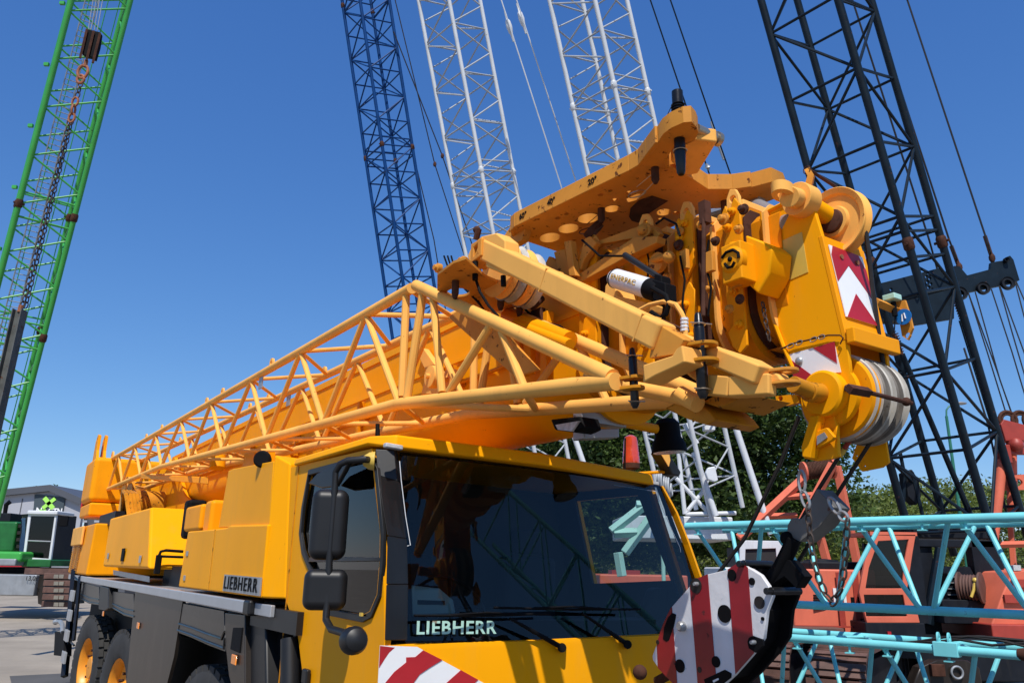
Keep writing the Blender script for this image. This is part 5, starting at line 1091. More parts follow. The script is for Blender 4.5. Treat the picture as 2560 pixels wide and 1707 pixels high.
CH = thing('chain', 'rusty chain looping below the hoist weight next to the striped hook block', 'chain', TO); CH.rotation_euler = (0, 0, YAW); CH['_local'] = 1
cpx = [(2020, 1262), (2024, 1330), (2034, 1400), (2050, 1455), (2068, 1490), (2082, 1506), (2098, 1480), (2108, 1440), (2114, 1380), (2119, 1295)]
c_ = B(); c_.chain(PP(cpx, x=1.06), .0042, .047, .026); c_.build('chain_strand', 'chain', CH)
q = B()
for (a, c) in (((2003, 1178), (2006, 1228)), ((2006, 1228), (2020, 1268)), ((2074, 1246), (2098, 1282)), ((2098, 1282), (2118, 1298))):
    pa_, pb_ = P(*a, x=1.06), P(*c, x=1.06); m_ = (pa_ + pb_) / 2; d_ = pb_ - pa_; s_ = d_.cross(X).normalized()
    q = B(); q.tube([m_ + d_ * .55 * cos(t) + s_ * .016 * sin(t) for t in [2 * pi * i / 14 for i in range(14)]], .006, 6, closed=True); q.build('shackle', 'steel', CH)
# ================================================================ lattice booms of the cranes behind
def boom(name, label, cn, ax, t0, t1, bay, rc, rl, m, pat='H', joints=(), group=None, chordm=None, tj=.0, maxb=100, bm_=None):
    ax = V(ax); cn = [V(c) for c in cn]; at_ = lambda k_, t: cn[k_ % 4] + ax * t
    base = (at_(0, t0) + at_(2, t0)) / 2; th = thing(name, label, 'crane boom', base, group)
    for k_ in range(4): B().tube([at_(k_, t0), at_(k_, t1)], rc, 12).build('chord', chordm or m, th)
    bars = []; L_ = ax.length; n_ = int((t1 - t0) * L_ / bay); dt = bay / L_; s0 = tj - math.ceil((tj - t0) / dt) * dt
    for i in range(n_ + 2):
        t = s0 + i * dt
        if t < t0 - .01: continue
        if t + dt > t1 + .02: break
        for k_ in range(4):
            if pat == 'H':
                bars.append((at_(k_, t), at_(k_ + 1, t))); a = (i + k_) % 2; bars.append((at_(k_ + a, t), at_(k_ + 1 - a, t + dt)))
            elif pat == 'Z':
                bars.append((at_(k_, t), at_(k_ + 1, t))); bars.append((at_(k_, t + .02 * dt), at_(k_ + 1, t + dt * .5))); bars.append((at_(k_ + 1, t + dt * .5), at_(k_, t + dt * .97)))
            else:
                bars.append((at_(k_, t), at_(k_ + 1, t + dt * .5))); bars.append((at_(k_ + 1, t + dt * .5), at_(k_, t + dt)))
    for tj_ in joints:
        for e in (-.035, .035):
            for k_ in range(4): bars.append((at_(k_, tj_ + e), at_(k_ + 1, tj_ + e)))
        for k_ in range(4):
            u = ax.normalized(); c = at_(k_, tj_); q = B(); q.lathe(c - u * rc * 1.6, u, [(rc * 1.05, 0), (rc * 1.3, rc * .5), (rc * 1.3, rc * 2.6), (rc * 1.05, rc * 3.2)], 12)
            d = (at_(k_ + 1, tj_) - c).normalized(); q.cyl(c - d * rc * 1.9, c + d * rc * 1.9, rc * .4, 8); q.build('pin_joint', 'rust' if m != 'wpaint' else 'wpaint', th)
    vis = []
    for a, c in bars:
        s_ = scr((a + c) / 2); vis.append((0 if (-60 < s_[0] < 2620 and -80 < s_[1] < 1330) else 1, s_[2], a, c))
    vis.sort(key=lambda v_: (v_[0], v_[1]))
    for v_ in vis[:maxb]: B().tube([v_[2], v_[3]], rl, 7).build('brace', bm_ or m, th)
    if len(vis) > maxb:
        q = B()
        for v_ in vis[maxb:]: q.tube([v_[2], v_[3]], rl, 6)
        q.build('brace', bm_ or m, th, kind='stuff')
    th['_n'] = len(bars); return th
BL = boom('lattice_boom', 'blue lattice crane boom, the leftmost and thinnest behind the yellow jib', [(-6.52, 30.679, 19.28), (-5.607, 29.365, 19.246), (-4.438, 30.168, 19.591), (-5.351, 31.482, 19.625)], (-1.821, -1.519, 9.715), -1.75, .9, 1.15, .070, .032, 'blue', 'H', (0.0, .72), group='lattice booms towering behind the yellow crane')
W1 = boom('lattice_boom', 'white lattice crane boom next to the blue boom', [(-2.1, 24.218, 14.715), (-1.098, 22.972, 14.667), (-.06, 23.792, 15.057), (-1.063, 25.038, 15.105)], (-2.026, -1.998, 9.587), -1.22, .85, 1.68, .066, .027, 'wpaint', 'Z', (0.0,), group='lattice booms towering behind the yellow crane', bm_='wbrace')
W2 = boom('lattice_boom', 'white lattice crane boom directly behind the perforated plate, between white and dark booms', [(1.73, 20.826, 15.664), (2.81, 19.646, 15.663), (3.988, 20.723, 16.17), (2.907, 21.903, 16.171)], (-2.23, -2.046, 9.531), -1.27, .55, 1.68, .07, .027, 'wpaint', 'Z', (0.0,), group='lattice booms towering behind the yellow crane', bm_='wbrace')
DK = boom('lattice_boom', 'dark petrol blue lattice crane boom right of the yellow boom head', [(7.718, 19.373, 15.03), (9.002, 17.841, 15.073), (10.755, 19.331, 15.806), (9.47, 20.863, 15.762)], (-2.46, -1.792, 9.526), -1.36, .5, 2.05, .105, .042, 'dark', 'H', (-.485,), group='lattice booms towering behind the yellow crane')
GN = boom('lattice_boom', 'bright green lattice crane boom at the left edge with a hanging chain in front', [(-14.903, 21.527, 12.473), (-13.917, 20.156, 11.85), (-12.797, 20.98, 11.808), (-13.782, 22.351, 12.43)], (2.281, -2.616, 9.378), -1.1, .85, 1.40, .075, .028, 'green', 'V', (0.0, -.36), group='lattice booms towering behind the yellow crane')
# ladder and rods within the green boom
gc = (V((-14.903, 21.527, 12.473)) + V((-12.797, 20.98, 11.808))) / 2 + V((-.1, -.2, 0)); ga = V((2.281, -2.616, 9.378)); gx_ = (V((-12.797, 20.98, 11.808)) - V((-13.917, 20.156, 11.85))).normalized()
q = B(); q.tube([gc - ga * 1.0 - gx_ * .16, gc + ga * .8 - gx_ * .16], .018, 6); q.tube([gc - ga * 1.0 + gx_ * .16, gc + ga * .8 + gx_ * .16], .018, 6); q.build('ladder_rail', 'steel', GN)
q = B()
for i in range(110):
    c = gc + ga * (-1.0 + i * .0163); q.cyl(c - gx_ * .16, c + gx_ * .16, .014, 5)
q.build('ladder_rungs', 'steel', GN)
for dx_, dy__ in ((-.35, .4), (.35, .2), (.5, .5)):
    q = B(); o__ = V((dx_, dy__, 0)); q.tube([gc + o__ - ga * 1.05, gc + o__ + ga * .8], .014, 5); q.build('pendant_rope', 'green', GN)
for i in range(9):
    t = -.9 + i * .19; c = V((-14.903, 21.527, 12.473)) + ga * t; q = B(); q.obox(c + V((-.18, -.05, 0)), (.07, 0, 0), (0, .04, 0), (0, 0, .05)); q.build('hose_clamp', 'green', GN)
def ropes(th, lst, m='rope', r=.018, n=6):
    for pts, ys_ in lst:
        k_ = len(pts); q = B(); q.tube([W(p[0], p[1], ys_[0] + (ys_[1] - ys_[0]) * i / (k_ - 1)) for i, p in enumerate(pts)], r, n); q.build('pendant_rope', m, th)
ropes(BL, [(((978, -40), (1087, 411), (1200, 760)), (29, 33)), (((984, 80), (1106, 390), (1230, 760)), (29, 33)), (((1030, 371), (1085, 600), (1118, 800)), (31, 33))], r=.026)
for a, yy in (((1087, 411), 30.7), ((1106, 390), 30.3)): B().ball(W(*a, yy), .10, 8, (.8, .8, 1.3)).build('rope_socket', 'rust', BL)
ropes(W1, [(((1240, -40), (1412, 494), (1450, 620)), (21, 24)), (((1278, -40), (1447, 476), (1490, 620)), (21, 24))], 'wpaint', .022)
for a, c in (((1262, 30), (1284, 105)), ((1292, 10), (1315, 85))):
    a_, c__ = W(*a, 21.3), W(*c, 21.5); d = (c__ - a_).normalized(); L = (c__ - a_).length
    B().lathe(a_, d, [(.03, 0), (.035, L * .25), (.08, L * .32), (.10, L * .5), (.07, L * .7), (.035, L * .76), (.03, L)], 10).build('rope_socket', 'wpaint', W1)
ropes(W2, [(((1612, -40), (1727, 300), (1785, 470)), (19, 21)), (((1662, -40), (1790, 333), (1838, 470)), (19, 21))], 'dark', .022)
for a, c in (((1778, 305), (1810, 400)), ((1766, 410), (1772, 425))):
    a_, c__ = W(*a, 20.5), W(*c, 20.6); d = (c__ - a_).normalized(); L = (c__ - a_).length
    B().lathe(a_, d, [(.035, 0), (.05, L * .3), (.09, L * .5), (.05, L * .7), (.035, L)], 10).build('rope_socket', 'steel', W2)
ropes(DK, [(((2260, -40), (2268, 0), (2470, 610), (2478, 640)), (21, 23.0)), (((2189, 31), (2373, 600), (2395, 655)), (20.5, 23.0)), (((2118, -40), (2323, 600), (2345, 680)), (20, 23.0)), (((2410, 870), (2470, 1060), (2540, 1400)), (22.5, 22))], r=.028)
for a, c in (((2462, 590), (2480, 645)), ((2378, 615), (2398, 668))):
    a_, c__ = W(*a, 22.9), W(*c, 22.9); B().cyl(a_, c__, .06, 8).build('rope_socket', 'rust', DK); B().ball(c__, .16, 10, (.6, .6, 1)).build('shackle', 'rust', DK)
q = B(); a_, c__ = W(2255, 885, 21), W(2432, 1300, 22); q.tube([a_, c__], .075, 10); q.build('backstop_tube', 'dark', DK)
q = B(); q.tube([W(2238, 838, 21), W(2256, 890, 21)], .05, 8); q.build('backstop_rod', 'rust', DK)
q = B(); q.tube([W(2404, 800, 21.5), W(2572, 1345, 22.5)], .085, 10); q.build('backstop_tube', 'dark', DK)
for (a, c) in (((2236, 830), (2254, 888)), ((2388, 742), (2408, 800))):
    a_, c__ = W(*a, 21.2), W(*c, 21.2); d = c__ - a_; u, w = frame(d); q = B(); q.tube([a_ + d * i / 72 + (u * cos(i * .8) + w * sin(i * .8)) * .085 for i in range(72)], .018, 5); q.build('coil_spring', 'rust', DK)
# dark gantry head with holes
def WP(pts, Y_): return [W(a, c, Y_) for a, c in pts]
GH = thing('gantry_head', 'dark steel gantry head with round holes crossing behind the dark boom', 'crane gantry', W(2400, 700, 22.6))
def g2(a, b_): return (1760 + a / 2.94, 350 + b_ / 2.94)
ho = [g2(*t) for t in [(1240, 1065), (1330, 1045), (1740, 938), (1800, 985), (1830, 985), (1840, 925), (1880, 930), (1935, 995), (2105, 950), (2110, 900), (2225, 882), (2225, 860), (2250, 850), (2275, 880), (2320, 1030), (2280, 1050), (2110, 1085), (1940, 1120), (1840, 1160), (1838, 1312), (1550, 1360), (1240, 1300)]]
hh = [[g2(a + 12 * cos(t), b_ + 12 * sin(t)) for t in [2 * pi * i / 12 for i in range(12)]] for a, b_ in ((1652, 978), (1636, 1003), (1661, 1018), (1645, 1044), (1669, 1058), (1653, 1082), (1678, 1098), (1376, 1098))]
B().plate(WP(ho, 22.6), [WP(h, 22.6) for h in hh], (0, .12, 0)).build('side_plate', 'dark', GH)
q = B(); q.box(W(2200, 700, 22.72).x, W(2312, 700, 22.72).x, 22.73, 23.2, W(2300, 800, 22.72).z, W(2300, 735, 22.72).z); q.build('inner_beam', 'navy', GH)
for a, b_, r in ((1885, 1128, 50), (2055, 1088, 46), (2235, 1052, 48), (2225, 880, 18)):
    c = W(*g2(a, b_), 22.5); q = B(); q.lathe(c, Y, [(r / 2.94 / F * 24.5 * .55, 0), (r / 2.94 / F * 24.5 * .85, 0), (r / 2.94 / F * 24.5, -.03), (r / 2.94 / F * 24.5, .08), (r / 2.94 / F * 24.5 * .55, .08)], 24, cap=False); q.build('pulley', 'navy', GH)
for pts in (((2421, 733), (2468, 880), (2516, 1036)), ((2421, 733), (2490, 920), (2538, 1060)), ((2438, 730), (2500, 950), (2540, 1062)), ((2478, 722), (2530, 880), (2575, 1030)), ((2498, 716), (2530, 830), (2580, 1000)), ((2500, 716), (2560, 880), (2580, 940)), ((2538, 705), (2560, 790), (2580, 850)), ((2540, 703), (2565, 760), (2580, 800))):
    q = B(); q.tube([W(a, c, 22.4 - i * .1) for i, (a, c) in enumerate(pts)], .02, 5); q.build('luffing_rope', 'rope', GH)
# hanging block, chain and girder in front of the green boom
GB = thing('hanging_block', 'small rusty hook block hanging in front of the green lattice boom', 'hook block', W(228, 115, 17.5))
bk = WP([(215, 72), (256, 82), (250, 120), (238, 160), (222, 152), (208, 150), (197, 140), (205, 110)], 17.5)
B().prism([bk[0].lerp(q_, .85) for q_ in bk], (0, .16, 0)).build('block_body', 'matblack', GB, bevel=.02)
q = B(); 
for a in (((217, 74), (200, 146)), ((250, 84), (232, 158)), ((234, 78), (216, 152))): q.tube(WP(a, 17.45), .035, 4)
q.build('block_plate', 'rust', GB)
q = B()
for a in (((228, 74), (246, -30)), ((236, 76), (254, -30)), ((243, 78), (262, -30)), ((221, 74), (238, -30))): q.tube(WP(a, 17.6), .012, 5)
q.build('hoist_rope', 'steel', GB)
q = B(); c = W(207, 180, 17.5); q.tube(circ(c, X, Z, .13, 18, .19), .035, 8, closed=True); q.tube(WP([(216, 152), (212, 168)], 17.5), .05, 8); q.tube(circ(c + V((-.02, 0, -.22)), X, Z, .09, 14, .12), .035, 8, closed=True); q.build('lifting_ring', 'rustlight', GB)
HC = thing('chain', 'long dark rusty chain hanging from the small block before the green boom', 'chain', W(150, 400, 17.5))
q = B(); q.chain(WP([(203, 205), (192, 245)], 17.5), .016, .20, .11); q.build('chain_strand', 'chain', HC); q = B(); q.chain(WP([(175, 300), (55, 770)], 17.5), .016, .19, .11); q.build('chain_strand', 'chain', HC); q = B(); q.chain(WP([(180, 300), (63, 770)], 17.6), .014, .17, .10); q.build('chain_strand', 'chain', HC)
q = B(); q.chain(WP([(190, 245), (177, 305)], 17.5), .03, .26, .15); q.build('shortening_hook', 'rustlight', HC)
HG = thing('steel_girder', 'weathered grey steel girder hanging upright on the chain at the left edge', 'girder', W(20, 880, 17.5))
a_, c__ = W(50, 775, 17.5), W(-25, 1110, 17.5); d = (c__ - a_).normalized(); s_ = d.cross(Y).normalized(); q = B()
q.obox((a_ + c__) / 2, d * (c__ - a_).length / 2, s_ * .11, V((0, .012, 0))); q.obox((a_ + c__) / 2 + s_ * .10, d * (c__ - a_).length / 2, s_ * .012, V((0, .12, 0))); q.obox((a_ + c__) / 2 - s_ * .10, d * (c__ - a_).length / 2, s_ * .012, V((0, .12, 0))); q.build('girder_web', 'girder', HG)
q = B(); q.tube([a_ - d * .12, a_ + d * .05], .05, 8); q.build('beam_clamp', 'rustlight', HG)
# ---------------------------------------------------------------- turquoise trusses in the foreground right
DT = V((-.706, .708, 0)); N0 = W(2400, 1296, 10.0); NT = V((.708, .706, 0))
def TP_(px, py, off=0):
    d = ray(px, py); o_ = N0 + NT * off; t = (o_ - CAM).dot(NT) / d.dot(NT); return CAM + d * t
def truss(name, label, zt_, zb__, r, s0, s1, pitch, ph, group):
    base = N0 + DT * ((s0 + s1) / 2); th = thing(name, label, 'lattice truss', (base.x, base.y, zb__), group); w = 1.15
    def p(s, k_): 
        o_ = N0 + DT * s; return V((o_.x, o_.y, 0)) + (V((0, 0, zt_)) if k_ == 0 else NT * w + Z * zt_ if k_ == 1 else NT * w * .5 + Z * zb__)
    for k_ in range(3): B().tube([p(s0, k_), p(s1, k_)], r, 14).build('chord', 'teal', th)
    n_ = int((s1 - s0) / pitch) + 2
    for i in range(n_):
        s = s0 + ph + i * pitch
        if s > s1 - .1: break
        m_ = s + pitch / 2
        for k_ in (0, 1):
            B().tube([p(s + .06, k_), p(min(m_ - .08, s1), 2)], r * .58, 9).build('brace', 'teal', th)
            if m_ < s1: B().tube([p(m_ + .08, 2), p(min(s + pitch - .06, s1), k_)], r * .58, 9).build('brace', 'teal', th)
        B().tube([p(s, 0), p(min(m_, s1), 1)], r * .42, 8).build('brace', 'teal', th)
        if m_ < s1: B().tube([p(m_, 1), p(min(s + pitch, s1), 0)], r * .42, 8).build('brace', 'teal', th)
        for ds in (.3, .9):
            c = p(s + ds * pitch, 0); q = B(); q.tube([c, c - Z * .13], r * .3, 8); q.obox(c - Z * .13, DT * .05, NT * .05, Z * .008); q.build('storage_foot', 'teal', th)
    return th
zt1 = N0.z
def sAt(px, py): return (TP_(px, py) - N0).dot(DT)
zlow = TP_(2400, 1529, .575).z; zt2 = TP_(2350, 1622).z
s_a, s_b, s_c = sAt(2384, 1296), sAt(2141, 1305), sAt(1914, 1318)
pit = (s_c - s_a) / 2
T1 = truss('lattice_truss', 'turquoise lattice truss stacked on top, below the dark boom', zt1, zlow, .058, -1.9, sAt(1716, 1330), pit, (s_a + 1.9) % pit, 'turquoise truss sections lying in the yard')
s_e = sAt(2550, 1634)
T2 = truss('lattice_truss', 'turquoise lattice truss at the bottom of the stack, ending at the right edge', zt2, .12, .054, s_e, sAt(1730, 1575), pit * .95, (s_a - .1 - s_e) % (pit * .95), 'turquoise truss sections lying in the yard')
c = TP_(2367, 1622); q = B(); q.obox(c, DT * .14, NT * .07, Z * .085); cl_ = q.build('splice_box', 'teal', T2, bevel=.01)
for e in (-.05, .07): 
    q = B(); q.plate(circ(c + DT * e + Z * .12, NT, Z, .05, 16, .075), [circ(c + DT * e + Z * .13, NT, Z, .022, 10)], DT * .02); q.build('splice_eye', 'teal', cl_)
q = B(); q.lathe(TP_(2545, 1634), -DT, [(.06, 0), (.07, .05), (.065, .15), (.04, .17)], 14); q.build('end_pin', 'rust', T2)
q = B()
for pts in ([(1950, 1590), (2200, 1612), (2300, 1602), (2360, 1592), (2450, 1590), (2560, 1600)], [(1960, 1596), (2180, 1610), (2280, 1606), (2400, 1598), (2480, 1612), (2570, 1606)], [(2300, 1612), (2420, 1590), (2500, 1600), (2570, 1616)]):
    q.tube([TP_(a, c_, .3) for a, c_ in pts], .018, 6)
cab_ = q.build('wire_rope', 'rope'); tag(cab_, 'greased black wire ropes lying along the lower turquoise truss', 'wire rope')
# ---------------------------------------------------------------- red crawler crane behind the trusses
YR = 17.0
RC = thing('crawler_crane', 'faded red crawler crane with glazed cab behind the turquoise trusses', 'crawler crane', (W(2150, 1690, YR).x, YR, 0))
def wbox(b_, px0, py0, px1, py1, Y_, th_, tilt=0):
    a, c = W(px0, py1, Y_), W(px1, py0, Y_); b_.hexa([(a.x, Y_, a.z), (c.x, Y_ + tilt, a.z), (c.x, Y_ + tilt + th_, a.z), (a.x, Y_ + th_, a.z), (a.x, Y_, c.z), (c.x, Y_ + tilt, c.z), (c.x, Y_ + tilt + th_, c.z), (a.x, Y_ + th_, c.z)]); return b_
hb_ = wbox(B(), 1988, 1424, 2172, 1588, YR, 2.6, -.3).build('engine_house', 'salmon', RC, bevel=.04, seg=3)
q = B()
for i in range(6): wbox(q, 2035, 1486 + i * 7, 2064, 1489 + i * 7, YR - .12, .08)
q.build('ventilation_grille', 'matblack', hb_)
wbox(B(), 2086, 1470, 2118, 1507, YR - .19, .03).build('notice_label', 'white', hb_)
for px in (2130, 2146): wbox(B(), px, 1492, px + 6, 1510, YR - .25, .04).build('latch', 'matblack', hb_)
q = B()
for px in (2102, 2143): wbox(q, px, 1430, px + 1.2, 1565, YR - .25, .02)
wbox(q, 1988, 1565, 2172, 1566.2, YR - .31, .02, 0); q.build('panel_gap', 'dred', hb_)
text('lettering', 'E44', W(2153, 1561, YR - .32), X, Z, .12, 'matblack', hb_, bold=.01)
wbox(B(), 2025, 1404, 2160, 1424, YR + .4, 1.6).build('engine_cowl', 'navy', RC, bevel=.05)
q = B(); q.lathe(W(2052, 1402, YR + 1), Z, [(.3, -.15), (.38, -.05), (.36, .02), (.1, .05)], 20); q.build('air_filter_cap', 'navy', RC)
q = B(); wbox(q, 1950, 1570, 2110, 1576, YR - .8, .8); q.build('catwalk', 'track', RC, bevel=.01)
cbp = WP([(2172, 1358), (2196, 1335), (2290, 1335), (2282, 1380), (2268, 1475), (2282, 1480), (2300, 1556), (2168, 1556), (2148, 1478)], YR - .9)
cwin = WP([(2196, 1352), (2272, 1348), (2262, 1400), (2256, 1470), (2164, 1470), (2172, 1420)], YR - .9); clow = WP([(2160, 1486), (2258, 1486), (2268, 1540), (2166, 1540)], YR - .9)
crab = B(); crab.plate(cbp, [cwin, clow], (0, .08, 0)); crab = crab.build('cab', 'salmon', RC, bevel=.01)
B().prism([p + V((0, .04, 0)) for p in cwin], (0, .01, 0)).build('cab_window', 'wing', crab)
B().prism([p + V((0, .04, 0)) for p in clow], (0, .01, 0)).build('cab_window', 'wing', crab)
q = B(); wbox(q, 2180, 1360, 2290, 1556, YR + .5, .1); wbox(q, 2290, 1340, 2296, 1556, YR - .8, 1.3); q.build('cab_rear_wall', 'navy', crab)
q = B(); wbox(q, 2176, 1330, 2292, 1337, YR - .9, 1.3); q.build('cab_roof', 'salmon', crab)
q = B(); wbox(q, 2215, 1440, 2250, 1530, YR - .3, .5); q.build('cab_seat', 'seat', crab, bevel=.04)
wbox(B(), 2168, 1557, 2312, 1605, YR - .9, 1.5).build('cab_base', 'navy', RC, bevel=.02)
wbox(B(), 2220, 1578, 2228, 1588, YR - .95, .05).build('emergency_button', 'red', RC)
# tracks: closed loop of shoes
def track(parent, x0, x1, yc, wd, h, m='track', dirv=X):
    r = h / 2; q = B(); L = (x1 - x0) - 2 * r; per = 2 * L + 2 * pi * r; n_ = int(per / .26)
    base_ = V((x0, yc, 0)); side = Y
    for i in range(n_):
        s = i * per / n_
        if s < L: p = V((x0 + r + s, yc, h)); tdir = X
        elif s < L + pi * r: a = (s - L) / r; p = V((x1 - r + r * sin(a), yc, r + r * cos(a))); tdir = V((cos(a), 0, -sin(a)))
        elif s < 2 * L + pi * r: p = V((x1 - r - (s - L - pi * r), yc, 0.02)); tdir = -X
        else: a = (s - 2 * L - pi * r) / r; p = V((x0 + r - r * sin(a), yc, r - r * cos(a))); tdir = V((-cos(a), 0, sin(a)))
        nn_ = side.cross(tdir); q.obox(p, tdir * .115, side * wd / 2, nn_ * .03); q.obox(p - nn_ * -.035 * (1 if nn_.z * (p.z - r) >= 0 else -1), tdir * .02, side * wd / 2, nn_ * .03)
    q.build('track_shoes', m, parent); f_ = B(); f_.box(x0 + r, x1 - r, yc - wd * .32, yc + wd * .32, h * .2, h * .8); 
    for cx_ in (x0 + r, x1 - r): f_.cyl((cx_, yc - wd * .36, r), (cx_, yc + wd * .36, r), r * .86, 20)
    k_ = 6
    for i in range(k_): f_.cyl((x0 + r + L * (i + .5) / k_, yc - wd * .36, .18), (x0 + r + L * (i + .5) / k_, yc + wd * .36, .18), .15, 14)
    f_.build('track_frame', 'navy', parent)
for (pf_, Yf, pb_, Yb) in ((2085, 13.3, 2235, 18.4), (1905, 14.6, 2060, 19.6)):
    f0, f1 = W(pf_, 1650, Yf), W(pb_, 1650, Yb); dv = V((f1.x - f0.x, Yb - Yf, 0)); ln_ = dv.length; an_ = math.atan2(dv.y, dv.x)
    before = set(bpy.data.objects); track(RC, 0, ln_, 0, .9, 1.02)
    for o in set(bpy.data.objects) - before:
        for v_ in o.data.vertices:
            w__ = v_.co + RC.location; v_.co = V((f0.x + w__.x * cos(an_) - w__.y * sin(an_), f0.y + w__.x * sin(an_) + w__.y * cos(an_), w__.z)) - RC.location
wbox(B(), 2010, 1592, 2320, 1640, YR - .1, 2).build('undercarriage', 'navy', RC)
# red A-frame gantry with rope coil
AG = thing('crane_gantry', 'faded red A-frame gantry with a coil of rope, in front of the broadleaf tree', 'crane gantry', W(2000, 1400, 21))
def beams(parent, segs, Y_, hw, m, name='gantry_leg', n=4):
    for s in segs:
        a, c = s[0], s[1]; dY_ = s[2] if len(s) > 2 else 0; B().tube([W(*a, Y_ + dY_), W(*c, Y_ + dY_)], hw, n).build(name, m, parent, bevel=.01)
beams(AG, [((2010, 1195), (1848, 1345)), ((2082, 1160), (1985, 1345), -.4), ((2092, 1165), (2150, 1440), .8), ((2050, 1340), (2072, 1420), .8)], 21, .13, 'salmon')
beams(AG, [((1958, 1243), (2040, 1236)), ((1850, 1322), (1985, 1318)), ((1905, 1290), (1992, 1288), .5)], 21, .085, 'salmon', 'cross_member')
ca_, cb_ = W(2012, 1178, 20.9), W(2076, 1170, 20.9); q = B(); q.cyl(ca_, cb_, .19, 20); q.lathe(ca_, (cb_ - ca_), [(.26, -.05), (.26, 0)], 20); q.lathe(cb_, (cb_ - ca_), [(.28, 0), (.28, .06)], 20); q.build('rope_drum', 'salmon', AG)
d = cb_ - ca_; u, w = frame(d); q = B(); q.tube([ca_ + d * i / 200 + (u * cos(i * .55) + w * sin(i * .55)) * .22 for i in range(200)], .022, 5); q.build('rope_coil', 'rust', AG)
# right edge gantry
RG = thing('crane_gantry', 'red tubular gantry with pulleys at the right edge of the yard', 'crane gantry', W(2530, 1400, 21.5))
q = B(); q.prism(WP([(2502, 1060), (2510, 1048), (2580, 1066), (2590, 1100), (2515, 1102)], 21.5), (0, .5, 0)); q.build('gantry_head_plate', 'dred', RG, bevel=.02)
for px in (2520, 2552, 2580):
    q = B(); q.tube(circ(W(px, 1050, 21.6), X, Z, .24, 20), .05, 8, closed=True); q.tube(circ(W(px, 1050, 21.6), X, Z, .16, 20), .03, 8, closed=True); q.build('pulley', 'rust', RG)
beams(RG, [((2506, 1150), (2478, 1390)), ((2528, 1100), (2532, 1300), .4)], 21.5, .13, 'salmon', n=12)
q = B(); c = W(2508, 1135, 21.5); q.obox(c, (.16, 0, 0), (0, .12, 0), (0, 0, .25)); q.obox(W(2540, 1128, 21.5), (.35, 0, 0), (0, .08, 0), (0, 0, .09)); q.ball(W(2540, 1112, 21.4), .2, 10); q.build('pulley_bracket', 'dred', RG, bevel=.02)
q = B(); q.plate(WP([(2502, 1190), (2600, 1182), (2600, 1222), (2500, 1226)], 21.6), [WP([(2540 + 17 * cos(t), 1206 + 11 * sin(t)) for t in [2 * pi * i / 20 for i in range(20)]], 21.6)], (0, .08, 0)); q.build('gusset_plate', 'salmon', RG)
q = B(); wbox(q, 2470, 1283, 2620, 1298, 21.4, .3); q.build('cross_member', 'salmon', RG, bevel=.02)
beams(RG, [((2525, 1298), (2535, 1420), .3), ((2450, 1362), (2620, 1358), -.2)], 21.5, .09, 'salmon')
# machine body at the right edge
RM = thing('crane_house', 'red crane superstructure with dark winch frame at the right edge', 'crane house', W(2450, 1560, 18.5))
q = B(); q.prism(WP([(2478, 1562), (2510, 1475), (2532, 1428), (2640, 1420), (2640, 1562)], 17.5), (0, 2.0, 0)); sh_ = q.build('sloped_housing', 'salmon', RM, bevel=.04)
for (a, c, e, g_) in ((2534, 1448, 2580, 1467), (2514, 1487, 2580, 1506)): wbox(B(), a, c, e, g_, 17.42, .06).build('ventilation_grille', 'dred', sh_)
wbox(B(), 2484, 1562, 2640, 1600, 17.3, 2.4).build('red_skirt', 'dred', RM, bevel=.03)
wbox(B(), 2535, 1412, 2552, 1426, 17.5, .1).build('work_lamp', 'lens', RM, bevel=.01)
wbox(B(), 2310, 1600, 2640, 1700, 17.4, 3).build('turntable_base', 'navy', RM, bevel=.03)
q = B(); q.prism(WP([(2368, 1500), (2368, 1432), (2392, 1415), (2425, 1416), (2438, 1440), (2440, 1500)], 18.4), (0, .8, 0)); wh_ = q.build('winch_housing', 'navy', RM, bevel=.02)
q = B()
for i in range(4): wbox(q, 2370, 1440 + i * 15, 2400, 1442 + i * 15, 18.36, .05)
q.build('housing_rib', 'steel', wh_)
q = B(); c = W(2440, 1468, 18.1); q.lathe(c + V((-.15, 0, 0)), V((1, -.9, 0)), [(.33, -.2), (.33, -.16), (.25, -.15)] + [(.25 + .03 * (i % 2), -.15 + i * .03) for i in range(12)] + [(.33, .22), (.33, .26)], 28); q.build('winch_drum', 'track', RM)
q = B(); c = W(2438, 1450, 17.8); q.tube([c, W(2434, 1475, 17.8), W(2428, 1492, 17.8)], .03, 8); q.ball(c, .06); q.build('lever', 'plate_y', RM)
wbox(B(), 2362, 1500, 2482, 1558, 18.0, 1.6).build('winch_base', 'navy', RM, bevel=.02)
q = B(); wbox(q, 2296, 1350, 2485, 1366, 18.6, .3); wbox(q, 2300, 1366, 2330, 1600, 18.7, .3); wbox(q, 2462, 1350, 2500, 1600, 18.6, .3); q.build('winch_frame', 'navy', RM, bevel=.02)
q = B(); q.tube([W(2352, 1370, 18.5), W(2320, 1560, 18.5)], .12, 6); q.build('frame_strut', 'dark', RM, bevel=.01)
wbox(B(), 2330, 1480, 2350, 1540, 19.2, .3).build('red_bracket', 'dred', RM)
q = B(); q.prism(WP([(2290, 1690), (2300, 1668), (2340, 1650), (2420, 1650), (2450, 1668), (2460, 1720), (2280, 1720)], 15.0), (0, .3, 0)); fr__ = q.build('outrigger_frame', 'sidepan', RM, bevel=.03)
q = B(); q.tube(circ(W(2393, 1680, 14.95), X, Z, .10, 20), .02, 8, closed=True); q.build('frame_ring', 'steel', fr__)
q = B(); wbox(q, 2332, 1660, 2362, 1690, 14.9, .1); q.build('rusty_bracket', 'rust', fr__, bevel=.01)
